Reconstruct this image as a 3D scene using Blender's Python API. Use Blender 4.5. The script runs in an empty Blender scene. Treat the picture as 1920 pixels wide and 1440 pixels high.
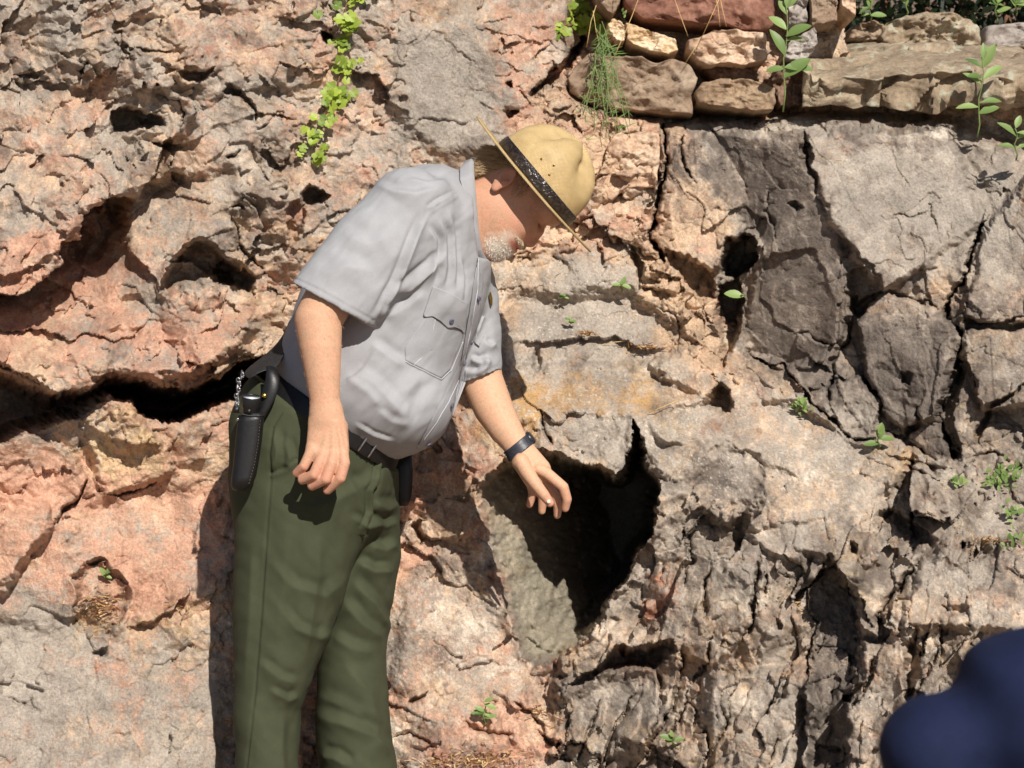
import bpy, bmesh, math, random
import numpy as np
from mathutils import Vector, Matrix
from mathutils.bvhtree import BVHTree

# ------------------------------------------------------------------ camera, sky, sun, exposure
SC = bpy.context.scene
COL = SC.collection
PITCH = math.radians(13.0)
DIST = 5.0                      # camera to the ranger, metres
S = 850.0                       # photograph pixels per metre at that distance
AX_U = np.array((1.0, 0.0, 0.0))
AX_V = np.array((0.0, math.sin(PITCH), math.cos(PITCH)))
AX_F = np.array((0.0, math.cos(PITCH), -math.sin(PITCH)))
ORG = np.array((0.0, 0.0, 1.08))
CAMPOS = ORG - AX_F * DIST

cam_data = bpy.data.cameras.new('camera')
cam = bpy.data.objects.new('camera', cam_data)
COL.objects.link(cam)
cam.location = CAMPOS
cam.rotation_euler = (math.pi / 2 - PITCH, 0, 0)
cam_data.sensor_width = 36.0
cam_data.lens = 36.0 * DIST / (1920.0 / S)
cam_data.clip_start = 0.05
cam_data.clip_end = 2000.0
cam_data.dof.use_dof = True
cam_data.dof.focus_distance = DIST + 0.12
cam_data.dof.aperture_fstop = 7.0
SC.camera = cam

SUN_DIR = Vector((-0.26, 0.63, -0.73)).normalized()      # the way the light travels
sun_data = bpy.data.lights.new('sun', 'SUN')
sun_data.energy = 5.0
sun_data.angle = math.radians(0.5)
sun_data.color = (1.0, 0.955, 0.88)
sun = bpy.data.objects.new('sun', sun_data)
COL.objects.link(sun)
sun.rotation_euler = SUN_DIR.to_track_quat('-Z', 'Y').to_euler()
sun.location = (2, -4, 8)

world = bpy.data.worlds.new('World')
SC.world = world
world.use_nodes = True
wn = world.node_tree.nodes
bg = wn['Background']
sky = wn.new('ShaderNodeTexSky')
sky.sky_type = 'NISHITA'
sky.sun_disc = False
sky.sun_elevation = math.asin(-SUN_DIR.z)
sky.sun_rotation = math.atan2(-SUN_DIR.x, -SUN_DIR.y)
world.node_tree.links.new(sky.outputs['Color'], bg.inputs['Color'])
bg.inputs['Strength'].default_value = 0.055

SC.view_settings.view_transform = 'Standard'
SC.view_settings.look = 'None'
SC.view_settings.gamma = 1.0
SC.view_settings.use_curve_mapping = False
SC.view_settings.exposure = 0.13

SC.cycles.max_bounces = 5
SC.cycles.diffuse_bounces = 3
SC.cycles.glossy_bounces = 2
SC.cycles.transmission_bounces = 3

# ------------------------------------------------------------------ helpers
rng = np.random.default_rng(7)
random.seed(7)


def loc3(px, py, d):
    """place in the frame across the slope (right, up, away) of something seen at px,py and standing d metres behind the ranger"""
    k = (DIST + d) / DIST / S
    return np.array(((px - 960.0) * k, (720.0 - py) * k, d))


def to_world(p):
    p = np.asarray(p, dtype=float)
    return ORG + p[..., 0:1] * AX_U + p[..., 1:2] * AX_V + p[..., 2:3] * AX_F


def at(px, py, d):
    return to_world(loc3(px, py, d))


def dirw(u, v, f):
    return u * AX_U + v * AX_V + f * AX_F


def mesh_from(name, verts, faces, smooth=True):
    """verts (n,3); faces (m,3|4) array or a list of tuples"""
    me = bpy.data.meshes.new(name)
    verts = np.ascontiguousarray(verts, dtype=np.float32)
    if isinstance(faces, np.ndarray):
        m, k = faces.shape
        me.vertices.add(len(verts))
        me.vertices.foreach_set('co', verts.ravel())
        me.loops.add(m * k)
        me.loops.foreach_set('vertex_index', np.ascontiguousarray(faces, dtype=np.int32).ravel())
        me.polygons.add(m)
        me.polygons.foreach_set('loop_start', np.arange(0, m * k, k, dtype=np.int32))
        me.update(calc_edges=True)
        me.validate()
    else:
        me.from_pydata([tuple(v) for v in verts], [], faces)
        me.update()
    me.polygons.foreach_set('use_smooth', np.full(len(me.polygons), bool(smooth)))
    return me


def link(name, me, mat=None, parent=None, kind=None):
    o = bpy.data.objects.new(name, me)
    COL.objects.link(o)
    if mat is not None and me is not None and len(me.materials) == 0:
        me.materials.append(mat)
    if parent is not None:
        o.parent = parent
        o.matrix_parent_inverse = parent.matrix_world.inverted() if parent.type != 'EMPTY' else Matrix.Translation(-parent.location)
    if kind:
        o['kind'] = kind
    return o


def tag(o, label, cat, group=None):
    o['label'] = label
    o['category'] = cat
    if group:
        o['group'] = group
    return o


def thing(name, label, cat, loc, group=None):
    o = bpy.data.objects.new(name, None)
    o.empty_display_size = 0.05
    COL.objects.link(o)
    o.location = Vector([float(c) for c in loc])
    return tag(o, label, cat, group)


def set_attr(me, name, data):
    """per-vertex float or colour attribute"""
    data = np.asarray(data, dtype=np.float32)
    if data.ndim == 1:
        a = me.attributes.new(name, 'FLOAT', 'POINT')
        a.data.foreach_set('value', data)
    else:
        a = me.attributes.new(name, 'FLOAT_COLOR', 'POINT')
        if data.shape[1] == 3:
            data = np.concatenate([data, np.ones((len(data), 1), np.float32)], 1)
        a.data.foreach_set('color', np.ascontiguousarray(data).ravel())


def srgb(r, g, b):
    def f(c):
        c /= 255.0
        return c / 12.92 if c <= 0.04045 else ((c + 0.055) / 1.055) ** 2.4
    return (f(r), f(g), f(b))


# ------------------------------------------------------------------ noise on arrays
_TAB = {}


def _tab(seed):
    if seed not in _TAB:
        _TAB[seed] = np.random.default_rng(seed * 7919 + 13).random(65536, dtype=np.float32)
    return _TAB[seed]


def _ix(ix, iy):
    return ((ix & 255) << 8) | (iy & 255)


def rnd(ix, iy, seed):
    return _tab(seed)[_ix(ix, iy)]


def perlin(x, y, seed=0):
    x0 = np.floor(x)
    y0 = np.floor(y)
    fx = (x - x0).astype(np.float32)
    fy = (y - y0).astype(np.float32)
    ix = x0.astype(np.int32)
    iy = y0.astype(np.int32)
    ux = fx * fx * (3 - 2 * fx)
    uy = fy * fy * (3 - 2 * fy)
    if ('c', seed) not in _TAB:
        t = _tab(seed) * np.float32(6.2831853)
        _TAB[('c', seed)] = np.cos(t)
        _TAB[('s', seed)] = np.sin(t)
    C_, S_ = _TAB[('c', seed)], _TAB[('s', seed)]

    def g(a, b):
        k = _ix(ix + a, iy + b)
        return C_[k] * (fx - a) + S_[k] * (fy - b)
    n0 = g(0, 0)
    n0 += (g(1, 0) - n0) * ux
    n1 = g(0, 1)
    n1 += (g(1, 1) - n1) * ux
    return (n0 + (n1 - n0) * uy) * np.float32(1.5)


def fbm(x, y, octv=4, seed=0, gain=0.5, lac=2.03):
    a, s, f = 1.0, 0.0, 1.0
    for i in range(octv):
        s = s + a * perlin(x * f + i * 17.3, y * f - i * 9.1, seed + i * 31)
        a *= gain
        f *= lac
    return s


def worley(x, y, seed=0, jit=0.95):
    """F1, F2, three randoms of the nearest cell and the offset to its centre"""
    x0 = np.floor(x)
    y0 = np.floor(y)
    ix = x0.astype(np.int32)
    iy = y0.astype(np.int32)
    fx = (x - x0).astype(np.float32)
    fy = (y - y0).astype(np.float32)
    f1 = np.full(x.shape, 9e9, np.float32)
    f2 = f1.copy()
    dx = np.zeros(x.shape, np.float32)
    dy = dx.copy()
    cx = np.zeros(x.shape, np.int32)
    cy = cx.copy()
    for i in (-1, 0, 1):
        for j in (-1, 0, 1):
            ax = i + 0.5 + (rnd(ix + i, iy + j, seed) - 0.5) * jit - fx
            ay = j + 0.5 + (rnd(ix + i, iy + j, seed + 77) - 0.5) * jit - fy
            dd = ax * ax + ay * ay
            near = dd < f1
            f2 = np.where(near, f1, np.minimum(f2, dd))
            f1 = np.where(near, dd, f1)
            dx = np.where(near, -ax, dx)
            dy = np.where(near, -ay, dy)
            cx = np.where(near, ix + i, cx)
            cy = np.where(near, iy + j, cy)
    return (np.sqrt(f1), np.sqrt(f2), rnd(cx, cy, seed + 5), rnd(cx, cy, seed + 6), rnd(cx, cy, seed + 8), dx, dy)


def sstep(a, b, x):
    t = np.clip((x - a) / (b - a), 0, 1)
    return t * t * (3 - 2 * t)


def seg_dist(x, y, pts):
    """distance to a polyline, the sign of the side (positive on the left of its run, y down) and the position along it 0..1"""
    best = np.full(x.shape, 1e18, np.float32)
    side = np.zeros(x.shape, np.float32)
    pos = np.zeros(x.shape, np.float32)
    n = len(pts) - 1
    for i in range(n):
        ax, ay = pts[i]
        bx, by = pts[i + 1]
        ex, ey = bx - ax, by - ay
        L2 = ex * ex + ey * ey + 1e-9
        t = np.clip(((x - ax) * ex + (y - ay) * ey) / L2, 0, 1)
        qx = x - ax - t * ex
        qy = y - ay - t * ey
        dd = qx * qx + qy * qy
        m = dd < best
        best = np.where(m, dd, best)
        side = np.where(m, np.sign(ex * qy - ey * qx), side)
        pos = np.where(m, (i + t) / n, pos)
    return np.sqrt(best), -side, pos


def poly_dist(x, y, pts):
    """signed distance to a closed outline, negative inside"""
    d, _, _ = seg_dist(x, y, list(pts) + [pts[0]])
    inside = np.zeros(x.shape, bool)
    n = len(pts)
    for i in range(n):
        ax, ay = pts[i]
        bx, by = pts[(i + 1) % n]
        if ay == by:
            continue
        c = ((ay > y) != (by > y)) & (x < (bx - ax) * (y - ay) / (by - ay) + ax)
        inside ^= c
    return np.where(inside, -d, d)


# ------------------------------------------------------------------ node materials
def new_mat(name):
    m = bpy.data.materials.new(name)
    m.use_nodes = True
    nt = m.node_tree
    return m, nt, nt.nodes['Principled BSDF']


def N(nt, typ, **kw):
    n = nt.nodes.new(typ)
    for k, v in kw.items():
        if k in n.inputs:
            n.inputs[k].default_value = v
        else:
            setattr(n, k, v)
    return n


def ramp(nt, stops):
    r = nt.nodes.new('ShaderNodeValToRGB')
    els = r.color_ramp.elements
    while len(els) < len(stops):
        els.new(0.5)
    for e, (p, c) in zip(els, stops):
        e.position = p
        e.color = (c[0], c[1], c[2], 1) if len(c) == 3 else c
    return r


def simple_mat(name, col, rough=0.7, noise=0.15, scale=60.0, bump=0.0, bscale=200.0, metal=0.0, sheen=0.0, sss=0.0, spec=0.5):
    m, nt, b = new_mat(name)
    tc = N(nt, 'ShaderNodeTexCoord')
    nz = N(nt, 'ShaderNodeTexNoise', Scale=scale, Detail=4.0)
    nt.links.new(tc.outputs['Object'], nz.inputs['Vector'])
    lo = tuple(c * (1 - noise) for c in col)
    hi = tuple(min(1, c * (1 + noise)) for c in col)
    r = ramp(nt, [(0.3, lo), (0.7, hi)])
    nt.links.new(nz.outputs['Fac'], r.inputs['Fac'])
    nt.links.new(r.outputs['Color'], b.inputs['Base Color'])
    b.inputs['Roughness'].default_value = rough
    b.inputs['Metallic'].default_value = metal
    b.inputs['Specular IOR Level'].default_value = spec
    if sheen:
        b.inputs['Sheen Weight'].default_value = sheen
    if sss:
        b.inputs['Subsurface Weight'].default_value = sss
        b.inputs['Subsurface Radius'].default_value = (0.01, 0.004, 0.002)
        b.inputs['Subsurface Scale'].default_value = 0.6
    if bump:
        n2 = N(nt, 'ShaderNodeTexNoise', Scale=bscale, Detail=3.0)
        nt.links.new(tc.outputs['Object'], n2.inputs['Vector'])
        bp = N(nt, 'ShaderNodeBump', Strength=bump, Distance=0.002)
        nt.links.new(n2.outputs['Fac'], bp.inputs['Height'])
        nt.links.new(bp.outputs['Normal'], b.inputs['Normal'])
    return m
# ================================================================== THE ROCK
D0 = 0.35
K0 = (DIST + D0) / DIST / S

BASE = [  # seen at x, y : metres behind the ranger
    (-300, -200, .75), (0, 0, .47), (300, 0, .47), (600, 0, .56), (0, 200, .41), (300, 200, .40), (500, 300, .46), (0, 400, .36),
    (200, 600, .31), (400, 600, .34), (100, 690, .15), (0, 690, .14), (250, 690, .22), (400, 690, .31), (100, 850, .33), (250, 850, .29), (420, 880, .30),
    (100, 1000, .27), (300, 1100, .27), (100, 1300, .2), (410, 1100, .22), (400, 1300, .17), (0, 1440, .11), (400, 1440, .13), (-300, 700, .35), (-300, 1400, .1),
    (700, 100, .60), (900, 150, .62), (800, 300, .60), (1010, 250, .68), (600, 400, .56), (700, 600, .55), (600, 900, .5), (600, 1200, .34), (600, 1440, .27),
    (1000, 550, .62), (1150, 600, .56), (1100, 740, .40), (1300, 740, .42), (960, 700, .46), (1150, 420, .72), (1240, 350, .78),
    (800, 900, .40), (850, 1100, .34), (800, 1300, .25), (1000, 1300, .22), (1000, 1440, .10), (800, 1440, .13),
    (1150, 80, .98), (1400, 80, 1.05), (1400, 180, .98), (1700, 150, 1.08), (1320, 350, .74), (1450, 350, .72), (1600, 400, .58), (1850, 480, .52), (1400, 620, .76),
    (1550, 700, .52), (1750, 800, .46), (1250, 790, .38), (1400, 850, .30), (1600, 890, .27), (1850, 900, .27), (1900, 700, .45),
    (1300, 1100, .20), (1500, 1100, .10), (1800, 1100, .02), (1300, 1350, .06), (1600, 1350, -.06), (1900, 1400, -.14), (2300, 900, .2), (2300, 300, .6),
    (400, 1700, .02), (900, 1700, -.08), (1500, 1700, -.25), (2200, 1700, -.35), (-200, 1750, -.05), (700, -250, .8), (1500, -250, 1.3), (2200, -250, 1.2),
]
BA = np.array(BASE, float)


def tps_fit(x, y, d, lam=2e-3):
    n = len(x)
    xs, ys = x / 1000.0, y / 1000.0
    r2 = (xs[:, None] - xs) ** 2 + (ys[:, None] - ys) ** 2 + 1e-9
    A = np.zeros((n + 3, n + 3))
    A[:n, :n] = 0.5 * r2 * np.log(r2) + np.eye(n) * lam
    A[:n, n:] = np.stack([np.ones(n), xs, ys], 1)
    A[n:, :n] = A[:n, n:].T
    w = np.linalg.solve(A, np.concatenate([d, np.zeros(3)]))

    def f(px, py):
        px = np.asarray(px, np.float32) / 1000.0
        py = np.asarray(py, np.float32) / 1000.0
        o = w[n] + w[n + 1] * px + w[n + 2] * py
        for i in range(n):
            q = (px - xs[i]) ** 2 + (py - ys[i]) ** 2 + 1e-9
            o = o + np.float32(w[i] * 0.5) * q * np.log(q)
        return o
    return f


base_seen = tps_fit(BA[:, 0], BA[:, 1], BA[:, 2])


def rk(px, py, d=None):
    """rock-plane coordinates of something seen at px,py"""
    if d is None:
        d = float(base_seen(px, py))
    k = (DIST + d) / (DIST + D0)
    return (960 + (px - 960) * k, 720 + (py - 720) * k)


def rp(pts):
    return [rk(*p) for p in pts]


RB = np.array([rk(a, b, c) for a, b, c in BASE])
base_rock = tps_fit(RB[:, 0], RB[:, 1], BA[:, 2])


def axis_steps(lo, f0, f1, hi, step):
    mid = np.arange(f0, f1 + step, step)
    a, s, p = [], step, f0
    while p > lo:
        s = min(s * 1.07, 22)
        p -= s
        a.append(p)
    b, s, p = [], step, mid[-1]
    while p < hi:
        s = min(s * 1.07, 22)
        p += s
        b.append(p)
    return np.concatenate([a[::-1], mid, b]).astype(np.float32)


GRID = 2.0
gx = axis_steps(-900, -25, 1985, 2900, GRID)
gy = axis_steps(-330, -20, 1470, 1760, GRID)
GX, GY = np.meshgrid(gx, gy)
NR, NC = GX.shape
D = base_rock(GX, GY).astype(np.float32)
DB = D.copy()
w1 = fbm(GX / 60, GY / 60, 3, 1)
w2 = fbm(GX / 60, GY / 60, 3, 2)
w3 = fbm(GX / 11, GY / 11, 2, 3)
w4 = fbm(GX / 11, GY / 11, 2, 4)
WX = GX + 9 * w1 + 3.0 * w3            # roughened coordinates: edges of features wander
WY = GY + 9 * w2 + 3.0 * w4


def mask(pts, soft):
    return sstep(soft, -soft, poly_dist(GX + 3 * (WX - GX), GY + 3 * (WY - GY), rp(pts)))


def near(pts, pad):
    q = np.array(pts)
    x0, y0 = q.min(0) - pad
    x1, y1 = q.max(0) + pad
    j0, j1 = np.searchsorted(gx, (x0, x1))
    i0, i1 = np.searchsorted(gy, (y0, y1))
    return slice(max(i0 - 1, 0), i1 + 1), slice(max(j0 - 1, 0), j1 + 1)


def cut(pts, depth, soft=6.0, bias=0.0):
    """sink (or raise, negative) an outlined patch; bias < 0 keeps the wall inside the outline"""
    q = rp(pts)
    sl = near(q, soft * 2 + 30)
    d = poly_dist(WX[sl], WY[sl], q)
    D[sl] += np.float32(depth) * sstep(soft + bias, -soft + bias, d)


def bowl(pts, depth, reach, lip=0.0):
    """sink a patch so that it grows deeper with the distance from its outline"""
    q = rp(pts)
    sl = near(q, 40)
    d = -poly_dist(WX[sl], WY[sl], q)
    t = np.clip(d / reach, 0, 1)
    D[sl] += np.float32(depth) * (1 - (1 - t) ** 2.2)
    if lip:
        D[sl] -= np.float32(lip) * np.exp(-(d / 9.0) ** 2)


def pit(cx, cy, rx, ry, depth, rot=0.0, sharp=2.2):
    cx, cy = rk(cx, cy)
    r = max(rx, ry) * 1.6 + 15
    sl = near([(cx, cy)], r)
    c, s_ = math.cos(rot), math.sin(rot)
    ax = (WX[sl] - cx) * c + (WY[sl] - cy) * s_
    ay = -(WX[sl] - cx) * s_ + (WY[sl] - cy) * c
    q = np.sqrt((ax / rx) ** 2 + (ay / ry) ** 2)
    D[sl] += np.float32(depth) * (1 - sstep(0.35, 1.0, q) ** (1 / sharp))


def crack(pts, width, depth, taper=True):
    q = rp(pts)
    sl = near(q, width * 4 + 30)
    d, sd, t = seg_dist(WX[sl], WY[sl], q)
    wd = width * (np.sin(np.pi * np.clip(t, 0.04, 0.96)) ** 0.6 if taper else 0.6 + 0.5 * np.abs(np.sin(t * 17 + pts[0][0])))
    a_ = np.clip(wd / width * 1.2, 0, 1)
    D[sl] += np.float32(depth) * (np.exp(-(d / np.maximum(wd * 0.6, 0.6)) ** 2) * a_ + 0.22 * sd * np.clip(d / 2, 0, 1) * np.exp(-d / (5 * width)) * a_)


def step(pts, h, reach, ends=0.15):
    """a broken edge: the rock on the left of the line stands h proud of the other side, both fading away over reach"""
    q = rp(pts)
    sl = near(q, reach * 3)
    d, s_, t = seg_dist(WX[sl], WY[sl], q)
    e = sstep(0, ends, t) * sstep(1, 1 - ends, t)
    D[sl] -= np.float32(h) * e * np.exp(-(d / reach) ** 1.5) * np.clip(s_ * d / 1.5, -0.35, 1)


# ---- rock characters, patch by patch
M_left = mask([(-900, -330), (560, -330), (600, 100), (540, 330), (560, 560), (470, 700), (-900, 740)], 40)
M_mid = mask([(560, -330), (1060, -330), (1040, 130), (960, 300), (560, 420)], 35)
M_low = mask([(-900, 740), (470, 740), (440, 1000), (430, 1760), (-900, 1760)], 30)
M_pink = mask([(430, 860), (900, 860), (960, 1200), (1060, 1290), (1000, 1760), (430, 1760)], 35)
M_mound = mask([(930, 470), (1180, 480), (1330, 700), (1420, 700), (1700, 860), (1500, 1000), (1250, 900), (1100, 850), (930, 850)], 30)
M_frac = mask([(980, 60), (1250, 230), (1240, 480), (1350, 600), (1330, 720), (1180, 480), (930, 480), (960, 260)], 22)
M_slab = mask([(1240, 230), (1780, 235), (2900, 300), (2900, 860), (1780, 860), (1650, 820), (1400, 680), (1350, 520), (1240, 480)], 18)
M_jag = mask([(1230, 900), (1500, 980), (1700, 880), (2900, 840), (2900, 1760), (1000, 1760), (1070, 1280), (1190, 1060)], 30)

# broad swells everywhere
D += 0.035 * fbm(GX / 330, GY / 330, 3, 11) + 0.012 * w1


def facets(sx, sy, rot, seed, warp=0.35, tilt=1.0, off=0.5):
    """broken plates: every cell its own tilt and level; returns height around -1..1, distance to the joint, cell random"""
    c, s_ = math.cos(rot), math.sin(rot)
    x = (GX * c + GY * s_) / sx
    y = (-GX * s_ + GY * c) / sy
    x = x + warp * fbm(x * 1.3, y * 1.3, 3, seed + 1)
    y = y + warp * fbm(x * 1.3, y * 1.3, 3, seed + 2)
    f1, f2, a, b, e, dx, dy = worley(x, y, seed)
    return (tilt * ((a - 0.5) * 2 * dx + (b - 0.5) * 2 * dy) + off * (e - 0.5) * 2), f2 - f1, e


fa, ga, ea = facets(150, 110, 0.4, 20)
fb, gb, eb = facets(58, 44, -0.5, 24)
fc, gc, ec = facets(22, 17, 0.9, 28)
fj, gj, ej = facets(120, 200, 0.40, 32, tilt=1.2)      # blades leaning to the right
fk, gk, ek = facets(46, 88, 0.30, 36, tilt=1.2)
fs, gs, es = facets(150, 260, -0.12, 40)
ft, gt_, et = facets(64, 130, -0.2, 44, tilt=1.1)
s1 = worley(WX / 46, WY / 36, 50)[0]
s2 = worley(WX / 17 + 3, WY / 13, 51)[0]
s0 = worley((GX + 25 * w1) / 120, (GY + 25 * w2) / 90, 52)[0]
n1 = fbm(GX / 28, GY / 28, 5, 60, 0.55)
n2 = fbm(GX / 7, GY / 7, 3, 61, 0.6)
rid = 1 - np.abs(fbm(GX / 45, GY / 38, 4, 62)) * 1.6
grain_v = fbm((GX + 0.15 * GY) / 6, (GY - .15 * GX) / 70, 3, 63)
fine = fbm(GX / 3.6, GY / 3.6, 2, 64)
gb_line = sstep(0.10, 0.0, gb)
gc_line = sstep(0.14, 0.0, gc)

H_left = 0.070 * fa + 0.027 * fb + 0.006 * fc + 0.085 * (0.5 - s0) + 0.006 * (0.5 - s1) - 0.003 * n1 - 0.0008 * n2
H_mid = 0.022 * fa + 0.012 * fb + 0.003 * fc - 0.005 * n1 - 0.0005 * n2
H_low = 0.034 * fa + 0.012 * fb + 0.0025 * fc - 0.004 * n1 - 0.0005 * n2
H_pink = 0.030 * fa + 0.014 * fb + 0.005 * fc - 0.004 * n1 + 0.004 * (0.5 - s1) - 0.0008 * n2
H_mound = 0.026 * fa + 0.010 * fb + 0.003 * fc - 0.004 * n1 + 0.010 * (0.5 - s1) - 0.0006 * n2
H_frac = 0.055 * fb + 0.045 * fa + 0.008 * fc - 0.003 * n1 + 0.012 * gb_line - 0.0006 * n2
H_slab = 0.070 * fs + 0.022 * ft + 0.008 * fb + 0.003 * fc - 0.002 * n1 - 0.0008 * grain_v - 0.0005 * n2 + 0.008 * sstep(0.03, 0, gt_) * (et > 0.8)
H_jag = 0.120 * fj + 0.044 * fk + 0.016 * fb + 0.005 * fc - 0.003 * n1 - 0.0006 * grain_v - 0.0007 * n2 + 0.025 * sstep(0.04, 0, gj) * (ej > 0.6)
ws = [M_left, M_mid, M_low, M_pink, M_mound, M_frac, M_slab, M_jag]
hs = [H_left, H_mid, H_low, H_pink, H_mound, H_frac, H_slab, H_jag]
wsum = sum(ws) + 0.15
D += (sum(a * b for a, b in zip(ws, hs)) + 0.15 * H_pink) / wsum
D -= 0.0002 * fine

def plate(pts, soft=9.0, keep=0.35, lift=0.0):
    """one big broken face of the rock: a flat plane through the corners given, the small relief riding on it"""
    q = rp([(a, b) for a, b, _ in pts])
    A = np.array([(x, y, 1.0) for x, y in q])
    A[:, :2] = (A[:, :2] - A[:, :2].mean(0))
    c0 = np.array(q).mean(0)
    co, *_ = np.linalg.lstsq(A, np.array([p[2] for p in pts]), rcond=None)
    sl = near(q, soft * 3 + 30)
    mk = sstep(soft, -soft, poly_dist(WX[sl], WY[sl], q))
    pl_ = co[0] * (GX[sl] - c0[0]) + co[1] * (GY[sl] - c0[1]) + co[2] + lift
    D[sl] = D[sl] * (1 - mk) + mk * (pl_ + keep * (D[sl] - DB[sl]))


# ---- the large faces
plate([(-60, 150, .40), (180, 190, .38), (262, 366, .28), (150, 440, .25), (100, 490, .24), (-60, 540, .22)], 18, .65)
plate([(210, 385, .46), (330, 330, .47), (440, 320, .47), (430, 410, .41), (340, 465, .36), (290, 540, .31), (200, 570, .29), (170, 500, .36)], 14, .40)
plate([(335, 235, .41), (440, 185, .44), (482, 250, .45), (470, 292, .43), (345, 325, .43)], 14, .40)
plate([(-60, 610, .25), (130, 590, .27), (290, 575, .30), (470, 590, .33), (460, 650, .25), (340, 708, .17), (180, 700, .13), (60, 690, .12), (-60, 660, .12)], 16, .55)
plate([(330, 20, .50), (520, 10, .54), (540, 160, .50), (470, 150, .46), (380, 110, .46)], 16, .4)
plate([(745, 40, .62), (890, 30, .63), (950, 150, .62), (950, 290, .60), (820, 290, .57), (740, 200, .58)], 18, .45)
plate([(-60, 960, .22), (84, 960, .22), (150, 1060, .26), (100, 1180, .22), (-60, 1150, .18)], 12, .45)
plate([(160, 950, .31), (420, 900, .33), (420, 1060, .25), (330, 1110, .24), (240, 1060, .26), (160, 1050, .27)], 16, .45)
plate([(-60, 1210, .21), (180, 1230, .23), (410, 1220, .20), (410, 1490, .10), (-60, 1490, .07)], 22, .45)
plate([(760, 1100, .34), (890, 1080, .36), (950, 1190, .31), (1010, 1270, .25), (900, 1330, .20), (740, 1290, .24)], 18, .5)
plate([(960, 560, .66), (1180, 545, .68), (1300, 640, .70), (1210, 692, .58), (960, 692, .55)], 16, .45)
plate([(960, 692, .54), (1205, 692, .57), (1310, 740, .50), (1190, 778, .37), (1040, 765, .36), (960, 800, .37)], 12, .4)
plate([(1200, 780, .40), (1310, 760, .46), (1480, 755, .50), (1640, 850, .37), (1570, 905, .26), (1400, 850, .27), (1250, 830, .31)], 10, .35)
plate([(1215, 850, .30), (1280, 842, .30), (1400, 860, .27), (1440, 920, .22), (1370, 985, .20), (1260, 930, .24)], 10, .5)
plate([(1430, 905, .23), (1580, 900, .26), (1680, 880, .30), (1640, 950, .20), (1480, 1000, .15), (1400, 990, .17)], 12, .35)
plate([(1340, 250, .82), (1500, 252, .71), (1532, 370, .60), (1568, 440, .56), (1604, 580, .54), (1560, 650, .57), (1480, 690, .68), (1400, 660, .78), (1420, 480, .78)], 7, .40, lift=-.015)
plate([(1510, 250, .71), (1780, 238, .72), (1838, 420, .53), (1662, 545, .50), (1602, 480, .525), (1540, 370, .59)], 8, .38, lift=-.015)
plate([(1665, 552, .50), (1775, 590, .48), (1800, 690, .43), (1762, 780, .38), (1690, 805, .41), (1650, 770, .44), (1610, 600, .53)], 6, .45, lift=-.015)
plate([(1555, 722, .52), (1618, 700, .48), (1650, 775, .42), (1635, 822, .40), (1580, 815, .43)], 5, .4, lift=-.015)
plate([(1245, 245, .78), (1330, 250, .77), (1395, 430, .68), (1340, 512, .64), (1225, 470, .70)], 8, .55)
plate([(1846, 425, .50), (1930, 330, .54), (2040, 420, .48), (2040, 600, .38), (1870, 608, .42), (1800, 600, .46)], 8, .4)
plate([(1812, 622, .46), (2040, 612, .36), (2040, 750, .30), (1850, 770, .35), (1818, 690, .42)], 7, .45)
plate([(1755, 905, .27), (1930, 880, .27), (2040, 1000, .12), (1850, 1022, .09), (1770, 1000, .15)], 10, .4)
plate([(1400, 1000, .19), (1550, 975, .20), (1640, 965, .18), (1606, 1065, .07), (1545, 1045, .09), (1440, 1040, .12)], 7, .35)
plate([(1612, 1066, .07), (1718, 1045, .07), (1640, 1188, -.05), (1616, 1180, -.01)], 6, .35)
plate([(1722, 1060, .05), (1900, 1040, .06), (2040, 1200, -.12), (1800, 1175, -.08), (1690, 1180, -.08)], 8, .35)
plate([(1300, 1010, .22), (1420, 1030, .15), (1400, 1200, .04), (1325, 1262, .05), (1245, 1190, .15)], 8, .55)
plate([(1330, 1270, .05), (1500, 1250, -.03), (1490, 1490, -.14), (1330, 1490, -.06)], 10, .5)
plate([(1620, 1200, -.04), (1690, 1210, -.07), (1700, 1330, -.14), (1640, 1490, -.19), (1600, 1490, -.12)], 7, .4)
plate([(1080, 1310, .20), (1180, 1262, .19), (1268, 1262, .14), (1220, 1400, .03), (1100, 1430, .05)], 8, .55)

# ---- left overhang
step([(-60, 540), (29, 552), (73, 525), (111, 493), (116, 455), (146, 450), (160, 405), (192, 368), (255, 372)][::-1], -0.24, 100, 0.06)
step([(250, 372), (285, 330), (300, 295), (342, 235)][::-1], -0.09, 45, 0.2)
cut([(157, 400), (190, 372), (204, 415), (201, 452), (190, 479), (172, 487), (140, 478), (146, 450)], 0.07, 10)
bowl([(205, 205), (235, 195), (262, 200), (312, 222), (312, 236), (280, 246), (240, 254), (212, 258), (203, 232)], 0.16, 18, 0.012)
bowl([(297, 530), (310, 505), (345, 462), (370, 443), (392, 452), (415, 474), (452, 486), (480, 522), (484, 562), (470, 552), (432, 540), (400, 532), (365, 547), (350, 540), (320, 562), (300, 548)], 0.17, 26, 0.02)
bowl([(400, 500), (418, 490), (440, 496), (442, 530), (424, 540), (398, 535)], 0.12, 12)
cut([(300, 560), (350, 542), (400, 534), (470, 552), (490, 600), (440, 640), (360, 650), (310, 610)], -0.035, 22)
crack([(440, 400), (452, 460), (470, 480), (500, 520)], 7, 0.05)
bowl([(340, 130), (375, 128), (400, 122), (398, 140), (372, 152), (345, 148)], 0.05, 10, .01)
bowl([(420, 172), (440, 160), (462, 172), (480, 205), (486, 235), (468, 210), (450, 182), (428, 186)], 0.06, 10, .008)
bowl([(210, 70), (228, 90), (245, 110), (240, 118), (225, 100)], 0.05, 8)
bowl([(22, 145), (60, 132), (82, 132), (70, 146), (40, 152)], 0.05, 9, .006)
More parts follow.
